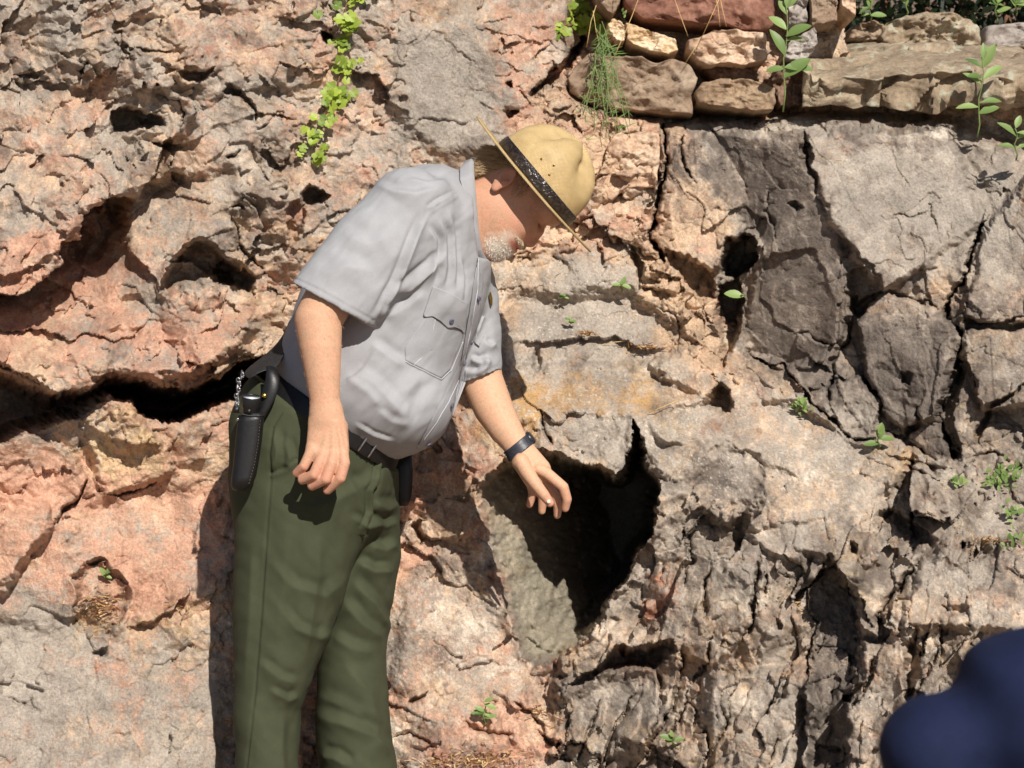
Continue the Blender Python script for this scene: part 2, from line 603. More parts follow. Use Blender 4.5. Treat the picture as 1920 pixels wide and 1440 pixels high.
bowl([(140, 130), (160, 112), (168, 112), (150, 138)], 0.05, 7)
bowl([(55, 315), (76, 285), (80, 290), (70, 315)], 0.04, 6)
crack([(560, 232), (520, 212), (500, 232), (482, 245)], 4, 0.03)
step([(560, 198), (590, 182), (620, 178)], -0.03, 25)
bowl([(418, 295), (455, 282), (455, 290), (430, 302)], 0.05, 8)
crack([(484, 310), (500, 340)], 5, 0.03)
crack([(340, 235), (345, 215), (330, 190), (300, 175)], 4, 0.04)
crack([(330, 100), (318, 98), (230, 92), (226, 62), (210, 60)], 4, 0.03)
step([(90, 415), (130, 410), (160, 400)], -0.03, 20)
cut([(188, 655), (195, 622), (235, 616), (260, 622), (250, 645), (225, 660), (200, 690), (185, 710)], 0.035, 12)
step([(265, 640), (305, 638), (330, 660), (352, 692), (385, 672)], -0.05, 26)
step([(40, 672), (75, 655), (110, 640)], -0.03, 18)
# the lip and the hollow below it
step([(-200, 700), (0, 678), (45, 700), (100, 735), (140, 733), (182, 722), (208, 705), (250, 708), (300, 722), (340, 728), (372, 718), (410, 702), (442, 682), (472, 660)], 0.09, 70, 0.02)
bowl([(-300, 700), (0, 690), (45, 712), (100, 738), (140, 736), (182, 726), (210, 712), (250, 714), (300, 726), (340, 732), (372, 722), (410, 706), (442, 688), (520, 650),
      (540, 740), (440, 752), (400, 762), (350, 786), (300, 792), (268, 784), (240, 754), (205, 742), (178, 762), (150, 790), (110, 796), (60, 812), (0, 832), (-300, 860)], 0.85, 30)
# ---- ledge at lower left
cut([(150, 800), (190, 765), (203, 745), (225, 748), (250, 765), (266, 790), (300, 830), (326, 866), (330, 885), (300, 900), (270, 914), (240, 922), (205, 926), (180, 900), (172, 860)], -0.055, 10)
cut([(190, 800), (230, 770), (262, 792), (270, 830), (235, 850), (200, 830)], -0.02, 8)
crack([(195, 920), (230, 930), (268, 922), (300, 905)], 3, 0.04)
cut([(-300, 830), (60, 815), (120, 840), (158, 900), (150, 930), (92, 985), (80, 1018), (5, 1108), (-300, 1150)], -0.055, 8)
cut([(-300, 945), (40, 930), (86, 950), (84, 1000), (10, 1090), (-300, 1120)], -0.03, 7)
crack([(92, 990), (150, 930), (162, 890)], 4, 0.05)
bowl([(134, 1078), (160, 1060), (188, 1050), (205, 1056), (240, 1090), (247, 1125), (230, 1165), (205, 1190), (170, 1192), (140, 1175), (131, 1140)], 0.075, 22, 0.006)
step([(255, 1175), (300, 1160), (345, 1120), (356, 1098)], 0.03, 22)
crack([(0, 1310), (30, 1320), (60, 1326)], 3, 0.02)
crack([(200, 1370), (240, 1380), (262, 1374)], 3, 0.015)
pit(185, 1222, 18, 9, 0.03)
bowl([(390, 925), (402, 915), (415, 930), (405, 946), (392, 940)], -0.03, 8)
# ---- middle top
bowl([(602, 52), (618, 50), (632, 66), (628, 86), (612, 84), (604, 72)], 0.14, 9)
step([(655, 132), (686, 141), (703, 148), (722, 166), (740, 196)][::-1], -0.045, 34)
cut([(612, 88), (640, 40), (680, 60), (700, 75), (680, 100), (640, 96)], 0.025, 8)
bowl([(563, 362), (582, 348), (610, 350), (622, 364), (606, 384), (585, 392), (562, 394)], 0.13, 14, 0.008)
bowl([(535, 390), (560, 372), (575, 400), (560, 450), (540, 470)], 0.06, 12)
crack([(765, 28), (768, 42), (776, 46)], 4, .03)
step([(935, 62), (950, 84), (975, 74)], 0.03, 16)
bowl([(945, 150), (962, 148), (960, 168), (948, 170)], 0.06, 6)
bowl([(946, 198), (976, 210), (960, 222), (948, 214)], 0.06, 6)
bowl([(1100, 70), (1086, 118), (1060, 148), (1035, 166), (1002, 186), (990, 176), (1015, 150), (1035, 128), (1062, 104), (1085, 68)], 0.30, 14)
# ---- centre
step([(1205, 495), (1240, 505), (1282, 520), (1286, 545), (1272, 556)][::-1], -0.04, 24)
cut([(1205, 498), (1280, 515), (1286, 540), (1270, 552), (1204, 534)], -0.05, 6)
bowl([(1178, 456), (1190, 470), (1204, 492), (1198, 534), (1190, 520), (1186, 490)], 0.06, 7)
bowl([(1244, 466), (1290, 480), (1338, 515), (1342, 560), (1312, 566), (1290, 540), (1280, 512), (1256, 492)], 0.10, 14)
bowl([(1362, 444), (1396, 434), (1414, 442), (1419, 490), (1400, 522), (1380, 530), (1352, 518), (1350, 490)], 0.26, 14, 0.012)
bowl([(1341, 535), (1392, 525), (1397, 570), (1383, 647), (1353, 686), (1346, 640), (1340, 580)], 0.20, 14)
bowl([(1310, 760), (1330, 725), (1350, 706), (1370, 728), (1379, 755), (1370, 769), (1340, 766)], 0.15, 14)
crack([(1230, 580), (1262, 598), (1272, 640), (1268, 660)], 3, .03)
crack([(1310, 560), (1330, 600), (1345, 610)], 3, .03)
step([(950, 640), (1040, 640), (1090, 632), (1150, 628), (1200, 650), (1260, 655)], 0.03, 28)
pit(1005, 670, 14, 22, 0.04, 0.3)
crack([(1014, 772), (1020, 800), (1034, 824), (1042, 840)], 5, .07)
crack([(965, 500), (990, 470), (1010, 455)], 3, .02)
bowl([(1290, 915), (1310, 850), (1360, 830), (1430, 850), (1440, 900), (1400, 960), (1350, 960)], 0.05, 40)
# ---- the big basin
RIM = rp([(1005, 842), (1039, 853), (1095, 864), (1147, 888), (1170, 877), (1180, 830), (1192, 785), (1204, 830), (1214, 866), (1243, 914), (1228, 957), (1220, 1002), (1190, 1051), (1160, 1107), (1130, 1160), (1104, 1196),
      (1042, 1243), (1005, 1246), (978, 1232), (963, 1190), (950, 1140), (935, 1060), (915, 1002), (893, 950), (896, 916), (911, 888), (956, 864)])
sl = near(RIM, 60)
rd = -poly_dist(WX[sl], WY[sl], RIM)
bx_, by_ = WX[sl] - 960, WY[sl] - 720
tl = np.clip((bx_ + 62 - 0.20 * (by_ - 230)) / 235, 0, 1)
tb = np.clip((528 - by_) / 150, 0, 1)
rb_ = np.clip(rd / 26, 0, 1)
D[sl] -= 0.7 * sstep(0, 14, rd) * (D[sl] - DB[sl])
D[sl] += (0.14 + 1.10 * tl ** 1.5 * tb ** 0.35) * (1 - (1 - rb_) ** 2.2) - 0.012 * np.exp(-(rd / 9) ** 2)
step([(905, 1000), (925, 1030), (945, 1080), (968, 1110)], -0.03, 18)
cut([(912, 1010), (930, 1020), (952, 1080), (960, 1140), (940, 1140), (918, 1080)], 0.05, 9)
# ---- cave under the basin
bowl([(1160, 1202), (1215, 1210), (1268, 1200), (1277, 1225), (1240, 1252), (1182, 1250), (1120, 1265), (1072, 1296), (1063, 1300), (1090, 1262), (1130, 1236)], 0.17, 20, 0.012)
bowl([(775, 985), (800, 965), (790, 985), (812, 1012), (790, 1018)], 0.06, 7)
step([(745, 1000), (775, 975), (800, 966)], -0.03, 20)
step([(780, 1010), (835, 1014), (880, 990), (892, 955)], 0.03, 25)
cut([(745, 1010), (780, 1000), (880, 1000), (900, 1060), (850, 1100), (760, 1080)], 0.02, 20)
for a in ([(860, 1345), (900, 1360), (950, 1380), (965, 1405)], [(1000, 1370), (1050, 1400), (1080, 1440)], [(960, 1310), (1010, 1360)], [(760, 1320), (800, 1300)], [(730, 1380), (770, 1370), (815, 1400)]):
    crack(a, 6, .04)
# ---- slab boulder: edges and joints
crack([(1244, 236), (1252, 300), (1232, 388), (1218, 450), (1242, 490)], 6, 0.13, False)
crack([(1283, 232), (1275, 290), (1284, 322), (1310, 340)], 5, .05)
step([(1500, 250), (1528, 288), (1532, 362), (1566, 430), (1602, 470), (1640, 492), (1664, 548)], 0.02, 60)
bowl([(1664, 545), (1645, 548), (1612, 560), (1590, 545), (1600, 580), (1618, 592), (1640, 566)], 0.07, 10)
crack([(1400, 664), (1440, 690), (1475, 690), (1515, 745), (1560, 790), (1580, 815), (1640, 826)], 5, 0.09, False)
bowl([(1440, 690), (1476, 690), (1512, 745), (1490, 748), (1460, 716)], 0.10, 9)
crack([(1600, 590), (1586, 640), (1560, 670), (1556, 722), (1564, 793)], 6, .06)
crack([(1616, 700), (1636, 730), (1652, 760), (1650, 790)], 4, .05)
crack([(1492, 622), (1520, 626), (1545, 640), (1560, 645)], 4, .04)
crack([(1842, 425), (1816, 480), (1790, 540), (1776, 600), (1806, 640), (1800, 690)], 5, .09, False)
crack([(1800, 690), (1770, 740), (1760, 800), (1784, 850)], 7, .12, False)
bowl([(1796, 650), (1812, 690), (1808, 700), (1784, 780), (1806, 860), (1770, 860), (1758, 800), (1770, 720)], 0.07, 12)
crack([(1660, 548), (1700, 560), (1770, 580)], 4, .04)
crack([(1800, 610), (1880, 606), (1925, 590)], 4, .04)
crack([(1925, 720), (1860, 760), (1830, 810), (1838, 840)], 6, .06)
crack([(1660, 400), (1700, 410), (1745, 398)], 3, .02)
crack([(1752, 380), (1745, 410), (1760, 440)], 3, .02)
step([(1640, 680), (1700, 720), (1710, 760)], -0.03, 24)
bowl([(1690, 690), (1716, 700), (1712, 716), (1690, 712)], .04, 6)
bowl([(1480, 380), (1496, 370), (1510, 390), (1490, 398)], .04, 9)
crack([(1440, 360), (1438, 400), (1452, 450)], 4, .03)
for a in ([(1650, 800), (1700, 830), (1760, 860)], [(1690, 830), (1720, 790), (1730, 760)], [(1660, 850), (1720, 866), (1790, 880)], [(1820, 860), (1860, 850), (1900, 870)], [(1700, 870), (1760, 900)]):
    crack(a, 7, .06)
# ---- jagged rock at lower right
cut([(1546, 1042), (1566, 1071), (1597, 1102), (1614, 1133), (1612, 1180), (1600, 1246), (1590, 1320), (1582, 1440), (1575, 1600), (1500, 1600), (1520, 1440), (1527, 1320), (1511, 1266), (1519, 1196), (1534, 1164), (1517, 1141), (1519, 1110), (1534, 1071)], 0.12, 7)
step([(1510, 1600), (1512, 1266), (1519, 1196), (1534, 1164), (1517, 1141), (1519, 1110), (1546, 1042)], -0.06, 40, 0.03)
crack([(1717, 1055), (1686, 1102), (1663, 1141), (1640, 1188)], 7, .09)
step([(1640, 1188), (1663, 1141), (1686, 1102), (1717, 1055)], -0.05, 40)
bowl([(1682, 1207), (1713, 1184), (1733, 1223), (1721, 1265), (1700, 1300), (1690, 1262)], 0.10, 14)
bowl([(1632, 966), (1667, 945), (1725, 989), (1764, 1013), (1744, 1028), (1690, 1013), (1659, 989)], 0.08, 14, .01)
crack([(1422, 1032), (1416, 1100), (1410, 1168), (1394, 1207)], 5, .08)
crack([(1433, 1067), (1433, 1120)], 4, .05)
bowl([(1764, 1140), (1800, 1134), (1828, 1132), (1815, 1156), (1780, 1160)], .035, 12)
bowl([(1590, 1020), (1602, 1015), (1608, 1040), (1596, 1040)], .05, 6)
bowl([(1445, 1160), (1462, 1160), (1466, 1180), (1455, 1185)], .05, 7)
for a in ([(1340, 1180), (1322, 1250), (1300, 1290)], [(1290, 1290), (1270, 1360), (1240, 1400)], [(1480, 1230), (1470, 1300), (1440, 1330)], [(1460, 1380), (1440, 1440)], [(1190, 1290), (1150, 1380), (1130, 1440)],
          [(1120, 1300), (1100, 1370), (1085, 1430)], [(1355, 1300), (1365, 1360), (1330, 1410)], [(1640, 1230), (1620, 1290), (1600, 1340)], [(1330, 1060), (1320, 1130), (1330, 1160)], [(1290, 1000), (1300, 1060), (1280, 1100)],
          [(1230, 1240), (1240, 1310), (1215, 1400)], [(1770, 1200), (1740, 1260), (1720, 1310)], [(1285, 1190), (1275, 1260), (1235, 1370), (1190, 1440)]):
    crack(a, 5, .05)
step([(1285, 1195), (1275, 1270), (1235, 1370), (1190, 1440)][::-1], 0.07, 40)

# ---- the crest: the rock rolls back out of sight above, and towards its far ends
top_l = -330 + 110 * sstep(560, 1000, GX)
D += 0.9 * sstep(top_l + 130, top_l, GY) ** 1.5
D += 1.2 * sstep(-500, -900, GX) ** 1.5 + 1.2 * sstep(2500, 2900, GX) ** 1.5
# recess behind the stacked stones, upper right
Mrec = sstep(12, -12, poly_dist(GX, GY, rp([(1075, -420), (1068, 90), (1064, 168), (1095, 195), (1150, 212), (1250, 226), (1500, 218), (1780, 225), (1830, 255), (1930, 292), (2700, 330), (3200, 300), (3200, -420)])))
D = D * (1 - Mrec) + Mrec * np.maximum(D, 1.04 + 0.02 * fb + 0.01 * n1)
# slab top: a shallow shelf going back
# hollows are undercut: what lies deeper spreads out behind its rim
k_f = 1 + np.clip(D - DB, -0.15, 1.1) / 4.6
P_ = np.stack([(GX - 960) * K0 * k_f, (720 - GY) * K0 * k_f, D], -1).astype(np.float32)
# roughen the walls of steps and hollows, where the sheet runs steeply away
dy_, dx_ = np.gradient(D, gy, gx)
slope = np.sqrt(dx_ ** 2 + dy_ ** 2) / K0
STEEP = sstep(2.0, 7.0, slope).astype(np.float32)
nx_ = -dx_ / K0
ny_ = dy_ / K0
nl = np.sqrt(nx_ ** 2 + ny_ ** 2 + 1)
wall = fbm(D / K0 / 60, (GX + GY) / 30, 3, 300, 0.5)
amp = 0.006 * STEEP * wall
P_[..., 0] -= amp * nx_ / nl
P_[..., 1] -= amp * ny_ / nl
P_[..., 2] -= amp / nl
VERT = to_world(P_).astype(np.float32)

# ------------------------------------------------------------------ colour of the stone, with cleft shade and glints painted in
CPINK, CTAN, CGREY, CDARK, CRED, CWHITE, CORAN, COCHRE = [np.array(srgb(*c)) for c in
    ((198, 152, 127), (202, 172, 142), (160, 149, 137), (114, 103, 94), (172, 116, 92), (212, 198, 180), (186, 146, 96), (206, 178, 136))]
region_w = [  # pink tan grey dark red white orange ochre
    (M_left, (.7, .9, 1.1, .6, .3, .3, .05, .1)),
    (M_mid, (.55, .6, 1.05, .4, .2, .5, .35, .1)),
    (M_low, (.85, .6, .85, .25, .1, .15, .05, .45)),
    (M_pink, (.8, .5, .8, .55, .25, .35, .1, .15)),
    (M_mound, (.1, .45, 1.15, .5, .05, .4, .35, .2)),
    (M_frac, (.7, 1.0, .55, .4, .2, .3, .05, .2)),
    (M_slab, (.05, .4, 1.05, .95, .1, .25, .25, .1)),
    (M_jag, (.1, .5, 1.1, .85, .1, .4, .1, .15)),
]
cols = [CPINK, CTAN, CGREY, CDARK, CRED, CWHITE, CORAN, COCHRE]
sc_ = []
for i in range(8):
    w = sum(m * ww[i] for m, ww in region_w) / (sum(m for m, _ in region_w) + 0.05)
    sc_.append(w)


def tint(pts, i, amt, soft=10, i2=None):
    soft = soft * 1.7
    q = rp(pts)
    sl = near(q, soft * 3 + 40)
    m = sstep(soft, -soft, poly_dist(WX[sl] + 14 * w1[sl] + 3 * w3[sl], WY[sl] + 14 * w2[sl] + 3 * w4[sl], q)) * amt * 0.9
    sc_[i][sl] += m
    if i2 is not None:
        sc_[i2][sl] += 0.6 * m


tint([(150, 800), (190, 765), (225, 748), (266, 790), (330, 885), (270, 914), (205, 926), (172, 860)], 7, .7)
tint([(-300, 830), (60, 815), (158, 900), (80, 1018), (-300, 1150)], 0, .5, 20, 7)
tint([(-300, 1110), (60, 1120), (200, 1200), (420, 1230), (430, 1700), (-300, 1700)], 2, 1.0, 40)
tint([(0, 380), (120, 450), (200, 460), (280, 600), (480, 560), (470, 660), (300, 720), (100, 730), (-200, 690)], 0, .8, 25, 4)
tint([(-300, 880), (430, 850), (430, 1000), (320, 1130), (-100, 1120)], 0, .6, 30)
tint([(-200, -100), (250, -100), (230, 60), (60, 190), (-200, 180)], 2, .5, 30, 7)
tint([(205, 60), (330, 100), (480, 240), (440, 300), (320, 250), (180, 360), (200, 230)], 2, .5, 24, 3)
tint([(330, 20), (500, 20), (540, 160), (480, 150), (400, 120)], 0, .5, 24)
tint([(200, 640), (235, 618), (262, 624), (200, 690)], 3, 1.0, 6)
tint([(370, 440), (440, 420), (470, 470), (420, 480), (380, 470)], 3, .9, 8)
tint([(490, 370), (545, 350), (560, 480), (540, 560), (470, 440)], 4, .5, 14, 3)
tint([(745, 60), (880, 40), (940, 160), (960, 300), (850, 290), (740, 230), (730, 120)], 2, 1.0, 22, 3)
tint([(930, 0), (1060, 20), (1020, 150), (960, 250), (925, 140)], 0, .7, 20)
tint([(940, 150), (990, 170), (1000, 240), (930, 250)], 4, .7, 8)
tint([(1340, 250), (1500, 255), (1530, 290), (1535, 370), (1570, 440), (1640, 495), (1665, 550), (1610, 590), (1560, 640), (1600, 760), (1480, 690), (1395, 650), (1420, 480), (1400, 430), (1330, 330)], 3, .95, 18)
tint([(1600, 600), (1780, 590), (1800, 700), (1760, 830), (1660, 800)], 3, 1.2, 18)
tint([(1242, 240), (1320, 240), (1330, 330), (1390, 430), (1340, 515), (1240, 480)], 1, 1.0, 14, 0)
tint([(1250, 480), (1345, 530), (1345, 690), (1280, 700), (1180, 560)], 1, .9, 20, 0)
tint([(1280, 226), (1500, 232), (1780, 236), (1900, 300), (1700, 262), (1480, 250), (1290, 240)], 5, .8, 8, 2)
tint([(1540, 280), (1900, 300), (1900, 520), (1700, 500), (1560, 420)], 2, .8, 25, 5)
tint([(1020, 690), (1200, 700), (1240, 780), (1100, 790), (980, 800), (960, 720)], 6, .95, 25)
tint([(960, 720), (1020, 740), (1000, 830), (955, 800)], 6, 1.1, 14)
tint([(1030, 780), (1190, 770), (1210, 870), (1060, 850)], 2, .6, 16)
tint([(1000, 560), (1200, 540), (1260, 650), (1000, 660)], 2, .6, 20)
tint([(930, 460), (1060, 470), (990, 620), (930, 640)], 1, .8, 16, 5)
tint([(1300, 840), (1400, 850), (1420, 940), (1330, 980), (1260, 920)], 3, .9, 14)
tint([(1210, 1080), (1280, 1060), (1270, 1150), (1200, 1160)], 4, 1.0, 10, 6)
tint([(1430, 900), (1600, 870), (1560, 960), (1430, 1000)], 1, .6, 24, 5)
tint([(1515, 1060), (1600, 1110), (1610, 1240), (1580, 1600), (1500, 1600), (1515, 1200)], 3, 1.2, 10)  # dark tint paints the shade of the cleft face into the stone
tint([(960, 1000), (1070, 960), (1210, 900), (1150, 1110), (1040, 1240), (975, 1225)], 2, 1.5, 14)
tint([(880, 980), (960, 1000), (960, 1200), (900, 1180), (860, 1050)], 5, .5, 20, 2)
tint([(745, 1000), (880, 1010), (880, 1130), (745, 1100)], 3, .5, 20)
tint([(780, 1360), (1000, 1390), (1000, 1600), (760, 1600)], 4, 1.2, 22, 3)
tint([(745, 860), (850, 870), (780, 960), (745, 990)], 0, .6, 12)
tint([(1060, 1290), (1270, 1260), (1240, 1440), (1080, 1600)], 3, .4, 20)
tint([(1650, 1130), (1920, 1050), (1920, 1250), (1700, 1180)], 1, .6, 20, 5)
mx = None
tot = 0
RGB = 0
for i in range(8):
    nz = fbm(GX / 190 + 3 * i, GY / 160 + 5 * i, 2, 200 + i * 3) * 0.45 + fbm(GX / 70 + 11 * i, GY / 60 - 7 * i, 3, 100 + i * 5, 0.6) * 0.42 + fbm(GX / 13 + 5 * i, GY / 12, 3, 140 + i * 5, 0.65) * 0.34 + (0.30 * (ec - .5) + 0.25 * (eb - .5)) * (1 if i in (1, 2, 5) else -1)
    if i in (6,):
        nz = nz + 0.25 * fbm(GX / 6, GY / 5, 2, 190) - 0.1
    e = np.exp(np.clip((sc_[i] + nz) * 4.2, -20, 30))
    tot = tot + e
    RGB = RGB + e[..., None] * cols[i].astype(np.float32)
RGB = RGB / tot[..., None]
val = 0.98 + 0.16 * fbm(GX / 38, GY / 34, 3, 174) + 0.14 * fbm(GX / 5, GY / 5, 3, 170, 0.7) + 0.10 * n1 + 0.18 * (eb - 0.5) + 0.12 * (ec - .5) + 0.12 * (ea - .5) + 0.05 * fbm(GX / 200, GY / 200, 2, 171)
val = val - 0.16 * sstep(0.35, 0.75, fbm(GX / 9, GY / 9, 3, 172))
val = val + STEEP * 0.22 * fbm(D / K0 / 30, (GX + GY) / 14, 3, 301, 0.6)
RGB = np.clip(RGB * val[..., None], 0.01, 0.9).astype(np.float32)
sl = near(RIM, 40)
mk_ = sstep(0, 22, -poly_dist(WX[sl], WY[sl], RIM))[..., None]
RGB[sl] += mk_ * 0.7 * (np.array(srgb(150, 142, 122)) * (1 + .10 * fbm(GX[sl] / 16, GY[sl] / 40, 4, 177))[..., None] - RGB[sl])
tint_w = (M_mound + M_pink + 0.6 * M_jag + 0.4 * M_low + 0.3 * M_left)
glint = sstep(0.42, 0.75, fbm(GX / 4.5, GY / 4.5, 3, 175, 0.6)) * np.clip(tint_w, 0, 1) * sstep(-.3, .4, fbm(GX / 60, GY / 60, 2, 176))  # pale specks paint glints into the stone colour
RGB = (RGB + (np.array(srgb(226, 216, 202)) - RGB) * (0.55 * glint)[..., None]).astype(np.float32)
SPARK = sstep(0.55, 0.8, fbm(GX / 3.0, GY / 3.0, 2, 173)).astype(np.float32)


def rock_material():
    m, nt, b = new_mat('weathered_stone')
    L = nt.links
    at_ = N(nt, 'ShaderNodeAttribute', attribute_name='stone')
    tc = N(nt, 'ShaderNodeTexCoord')
    n_f = N(nt, 'ShaderNodeTexNoise', Scale=170.0, Detail=3.0, Roughness=0.7)
    n_s = N(nt, 'ShaderNodeTexNoise', Scale=520.0, Detail=1.0, Roughness=0.7)
    vo = N(nt, 'ShaderNodeTexVoronoi', Scale=240.0)
    for n in (n_f, n_s, vo):
        L.new(tc.outputs['Object'], n.inputs['Vector'])
    r1 = ramp(nt, [(0.30, (0.70, 0.68, 0.66)), (0.52, (1, 1, 1)), (0.72, (1.16, 1.15, 1.12))])
    L.new(n_f.outputs['Fac'], r1.inputs['Fac'])
    mx1 = N(nt, 'ShaderNodeMix', data_type='RGBA', blend_type='MULTIPLY')
    mx1.inputs[0].default_value = 1.0
    L.new(at_.outputs['Color'], mx1.inputs[6])
    L.new(r1.outputs['Color'], mx1.inputs[7])
    r2 = ramp(nt, [(0.30, (0.55, 0.52, 0.5)), (0.40, (1, 1, 1)), (0.66, (1, 1, 1)), (0.74, (1.35, 1.33, 1.28))])
    L.new(n_s.outputs['Fac'], r2.inputs['Fac'])
    mx2 = N(nt, 'ShaderNodeMix', data_type='RGBA', blend_type='MULTIPLY')
    mx2.inputs[0].default_value = 0.8
    L.new(mx1.outputs[2], mx2.inputs[6])
    L.new(r2.outputs['Color'], mx2.inputs[7])
    L.new(mx2.outputs[2], b.inputs['Base Color'])
    sp = N(nt, 'ShaderNodeAttribute', attribute_name='spark')
    rr = N(nt, 'ShaderNodeMapRange')
    rr.inputs['To Min'].default_value = 0.82
    rr.inputs['To Max'].default_value = 0.42
    L.new(sp.outputs['Fac'], rr.inputs['Value'])
    L.new(rr.outputs['Result'], b.inputs['Roughness'])
    b.inputs['Specular IOR Level'].default_value = 0.4
    add = N(nt, 'ShaderNodeMath', operation='MULTIPLY_ADD')
    L.new(n_f.outputs['Fac'], add.inputs[0])
    add.inputs[1].default_value = 1.4
    L.new(n_s.outputs['Fac'], add.inputs[2])
    ad2 = N(nt, 'ShaderNodeMath', operation='MULTIPLY_ADD')
    L.new(vo.outputs['Distance'], ad2.inputs[0])
    ad2.inputs[1].default_value = 0.5
    L.new(add.outputs[0], ad2.inputs[2])
    bp = N(nt, 'ShaderNodeBump', Strength=0.6, Distance=0.0028)
    L.new(ad2.outputs[0], bp.inputs['Height'])
    L.new(bp.outputs['Normal'], b.inputs['Normal'])
    return m


MAT_ROCK = rock_material()

# ------------------------------------------------------------------ cut the sheet into the pieces one can tell apart
LAB = np.zeros((NR - 1, NC - 1), np.int8)
cxm = 0.25 * (WX[:-1, :-1] + WX[1:, :-1] + WX[:-1, 1:] + WX[1:, 1:])
cym = 0.25 * (WY[:-1, :-1] + WY[1:, :-1] + WY[:-1, 1:] + WY[1:, 1:])
PIECES = [
    ('boulder', [(1246, 232), (1500, 216), (1780, 224), (1860, 262), (1842, 425), (1816, 480), (1790, 540), (1776, 600), (1806, 640), (1800, 690), (1770, 740), (1758, 800), (1784, 858), (1700, 868), (1640, 830),
                 (1580, 818), (1515, 750), (1475, 695), (1440, 695), (1398, 668), (1382, 640), (1397, 527), (1351, 516), (1242, 490), (1218, 450), (1232, 388), (1252, 300)],
     'big grey slab boulder with dark brown stain, right of the campaign hat', 'boulder', 'boulders on the right'),
    ('boulder', [(1860, 262), (1930, 290), (2900, 330), (2900, 900), (1860, 870), (1790, 862), (1758, 800), (1770, 740), (1800, 690), (1806, 640), (1776, 600), (1790, 540), (1816, 480), (1842, 425)],
     'lichen-spotted grey boulder beyond the long crack, cut by the right picture edge', 'boulder', 'boulders on the right'),
    ('boulder', [(1546, 1042), (1600, 960), (1760, 900), (2900, 870), (2900, 1760), (1500, 1760), (1512, 1266), (1519, 1196), (1534, 1164), (1517, 1141), (1519, 1110)],
     'broad pale rock behind the navy sleeve, right of the long dark cleft', 'boulder', 'boulders on the right'),
    ('boulder', [(1063, 1300), (1120, 1268), (1182, 1252), (1240, 1254), (1280, 1225), (1285, 1195), (1275, 1260), (1235, 1370), (1190, 1440), (1140, 1760), (1020, 1760), (1085, 1430)],
     'splintered brown rock wedge just below the small dark cave', 'boulder', 'boulders on the right'),
    ('boulder', [(150, 800), (190, 765), (203, 744), (225, 747), (250, 764), (266, 789), (300, 829), (326, 865), (331, 885), (300, 901), (270, 916), (240, 925), (205, 929), (180, 902), (170, 860)],
     'small ochre yellow rock knob on the ledge below the dark overhang', 'boulder', 'rocks on the left ledge'),
    ('boulder', [(-300, 828), (60, 813), (120, 838), (160, 900), (152, 932), (94, 987), (82, 1020), (5, 1112), (-300, 1155)],
     'rounded tan block at the left picture edge, left of the ochre knob', 'boulder', 'rocks on the left ledge'),
]
LAB[poly_dist(cxm, cym, rp([(1585, -420), (1585, 60), (1600, 170), (3200, 190), (3200, -420)])) < 0] = -1
for i, pc in enumerate(PIECES):
    LAB[poly_dist(cxm, cym, rp(pc[1])) < 0] = i + 1
idx = np.arange(NR * NC).reshape(NR, NC)
quad = np.stack([idx[:-1, :-1], idx[1:, :-1], idx[1:, 1:], idx[:-1, 1:]], -1)
FV, FC, FS = VERT.reshape(-1, 3), RGB.reshape(-1, 3), SPARK.ravel()
for i in range(len(PIECES) + 1):
    q = quad[LAB == i]
    used, inv = np.unique(q.ravel(), return_inverse=True)
    me = mesh_from('stone', FV[used], inv.reshape(-1, 4).astype(np.int32))
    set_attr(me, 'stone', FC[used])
    set_attr(me, 'spark', FS[used])
    if i == 0:
        o = link('rock_face', me, MAT_ROCK, kind='structure')
        o['label'] = 'weathered pink and grey rock face with a dark overhang and a deep basin'
    else:
        o = link(PIECES[i - 1][0], me, MAT_ROCK)
        tag(o, *PIECES[i - 1][2:])

# the surface as it came out, for standing things on it
def rock_at(px, py):
    """where the rock is seen at px,py: (right, up, away) with its depth, by a short search"""
    d = float(base_seen(px, py))
    for _ in range(6):
        x, y = rk(px, py, d)
        j = int(np.clip(np.searchsorted(gx, x), 0, NC - 1))
        i = int(np.clip(np.searchsorted(gy, y), 0, NR - 1))
        d = 0.5 * d + 0.5 * float(D[i, j])
    return d


# ------------------------------------------------------------------ ground
def ground_material():
    m, nt, b = new_mat('dry_earth')
    tc = N(nt, 'ShaderNodeTexCoord')
    nz = N(nt, 'ShaderNodeTexNoise', Scale=14.0, Detail=8.0, Roughness=0.7)
    nt.links.new(tc.outputs['Object'], nz.inputs['Vector'])
    r = ramp(nt, [(0.3, (0.12, 0.075, 0.045)), (0.7, (0.28, 0.19, 0.13))])
    nt.links.new(nz.outputs['Fac'], r.inputs['Fac'])
    nt.links.new(r.outputs['Color'], b.inputs['Base Color'])
    b.inputs['Roughness'].default_value = 0.9
    bp = N(nt, 'ShaderNodeBump', Strength=0.6, Distance=0.02)
    nt.links.new(nz.outputs['Fac'], bp.inputs['Height'])
    nt.links.new(bp.outputs['Normal'], b.inputs['Normal'])
    return m


MAT_EARTH = ground_material()
n = 60
g1 = np.concatenate([-np.geomspace(600, 4, 18), np.linspace(-3.6, 3.6, 40), np.geomspace(4, 600, 18)])
ga_, gb_ = np.meshgrid(g1, g1)
hz = 0.03 * perlin(ga_ * 1.7, gb_ * 1.7, 5) * (np.hypot(ga_, gb_) < 6)
hz = np.where(gb_ > 1.0, hz, hz)
gv = np.stack([ga_, gb_, hz], -1).reshape(-1, 3)
ii = np.arange(len(g1) ** 2).reshape(len(g1), -1)
gq = np.stack([ii[:-1, :-1], ii[:-1, 1:], ii[1:, 1:], ii[1:, :-1]], -1).reshape(-1, 4)
link('ground', mesh_from('ground', gv, gq.astype(np.int32)), MAT_EARTH, kind='structure')
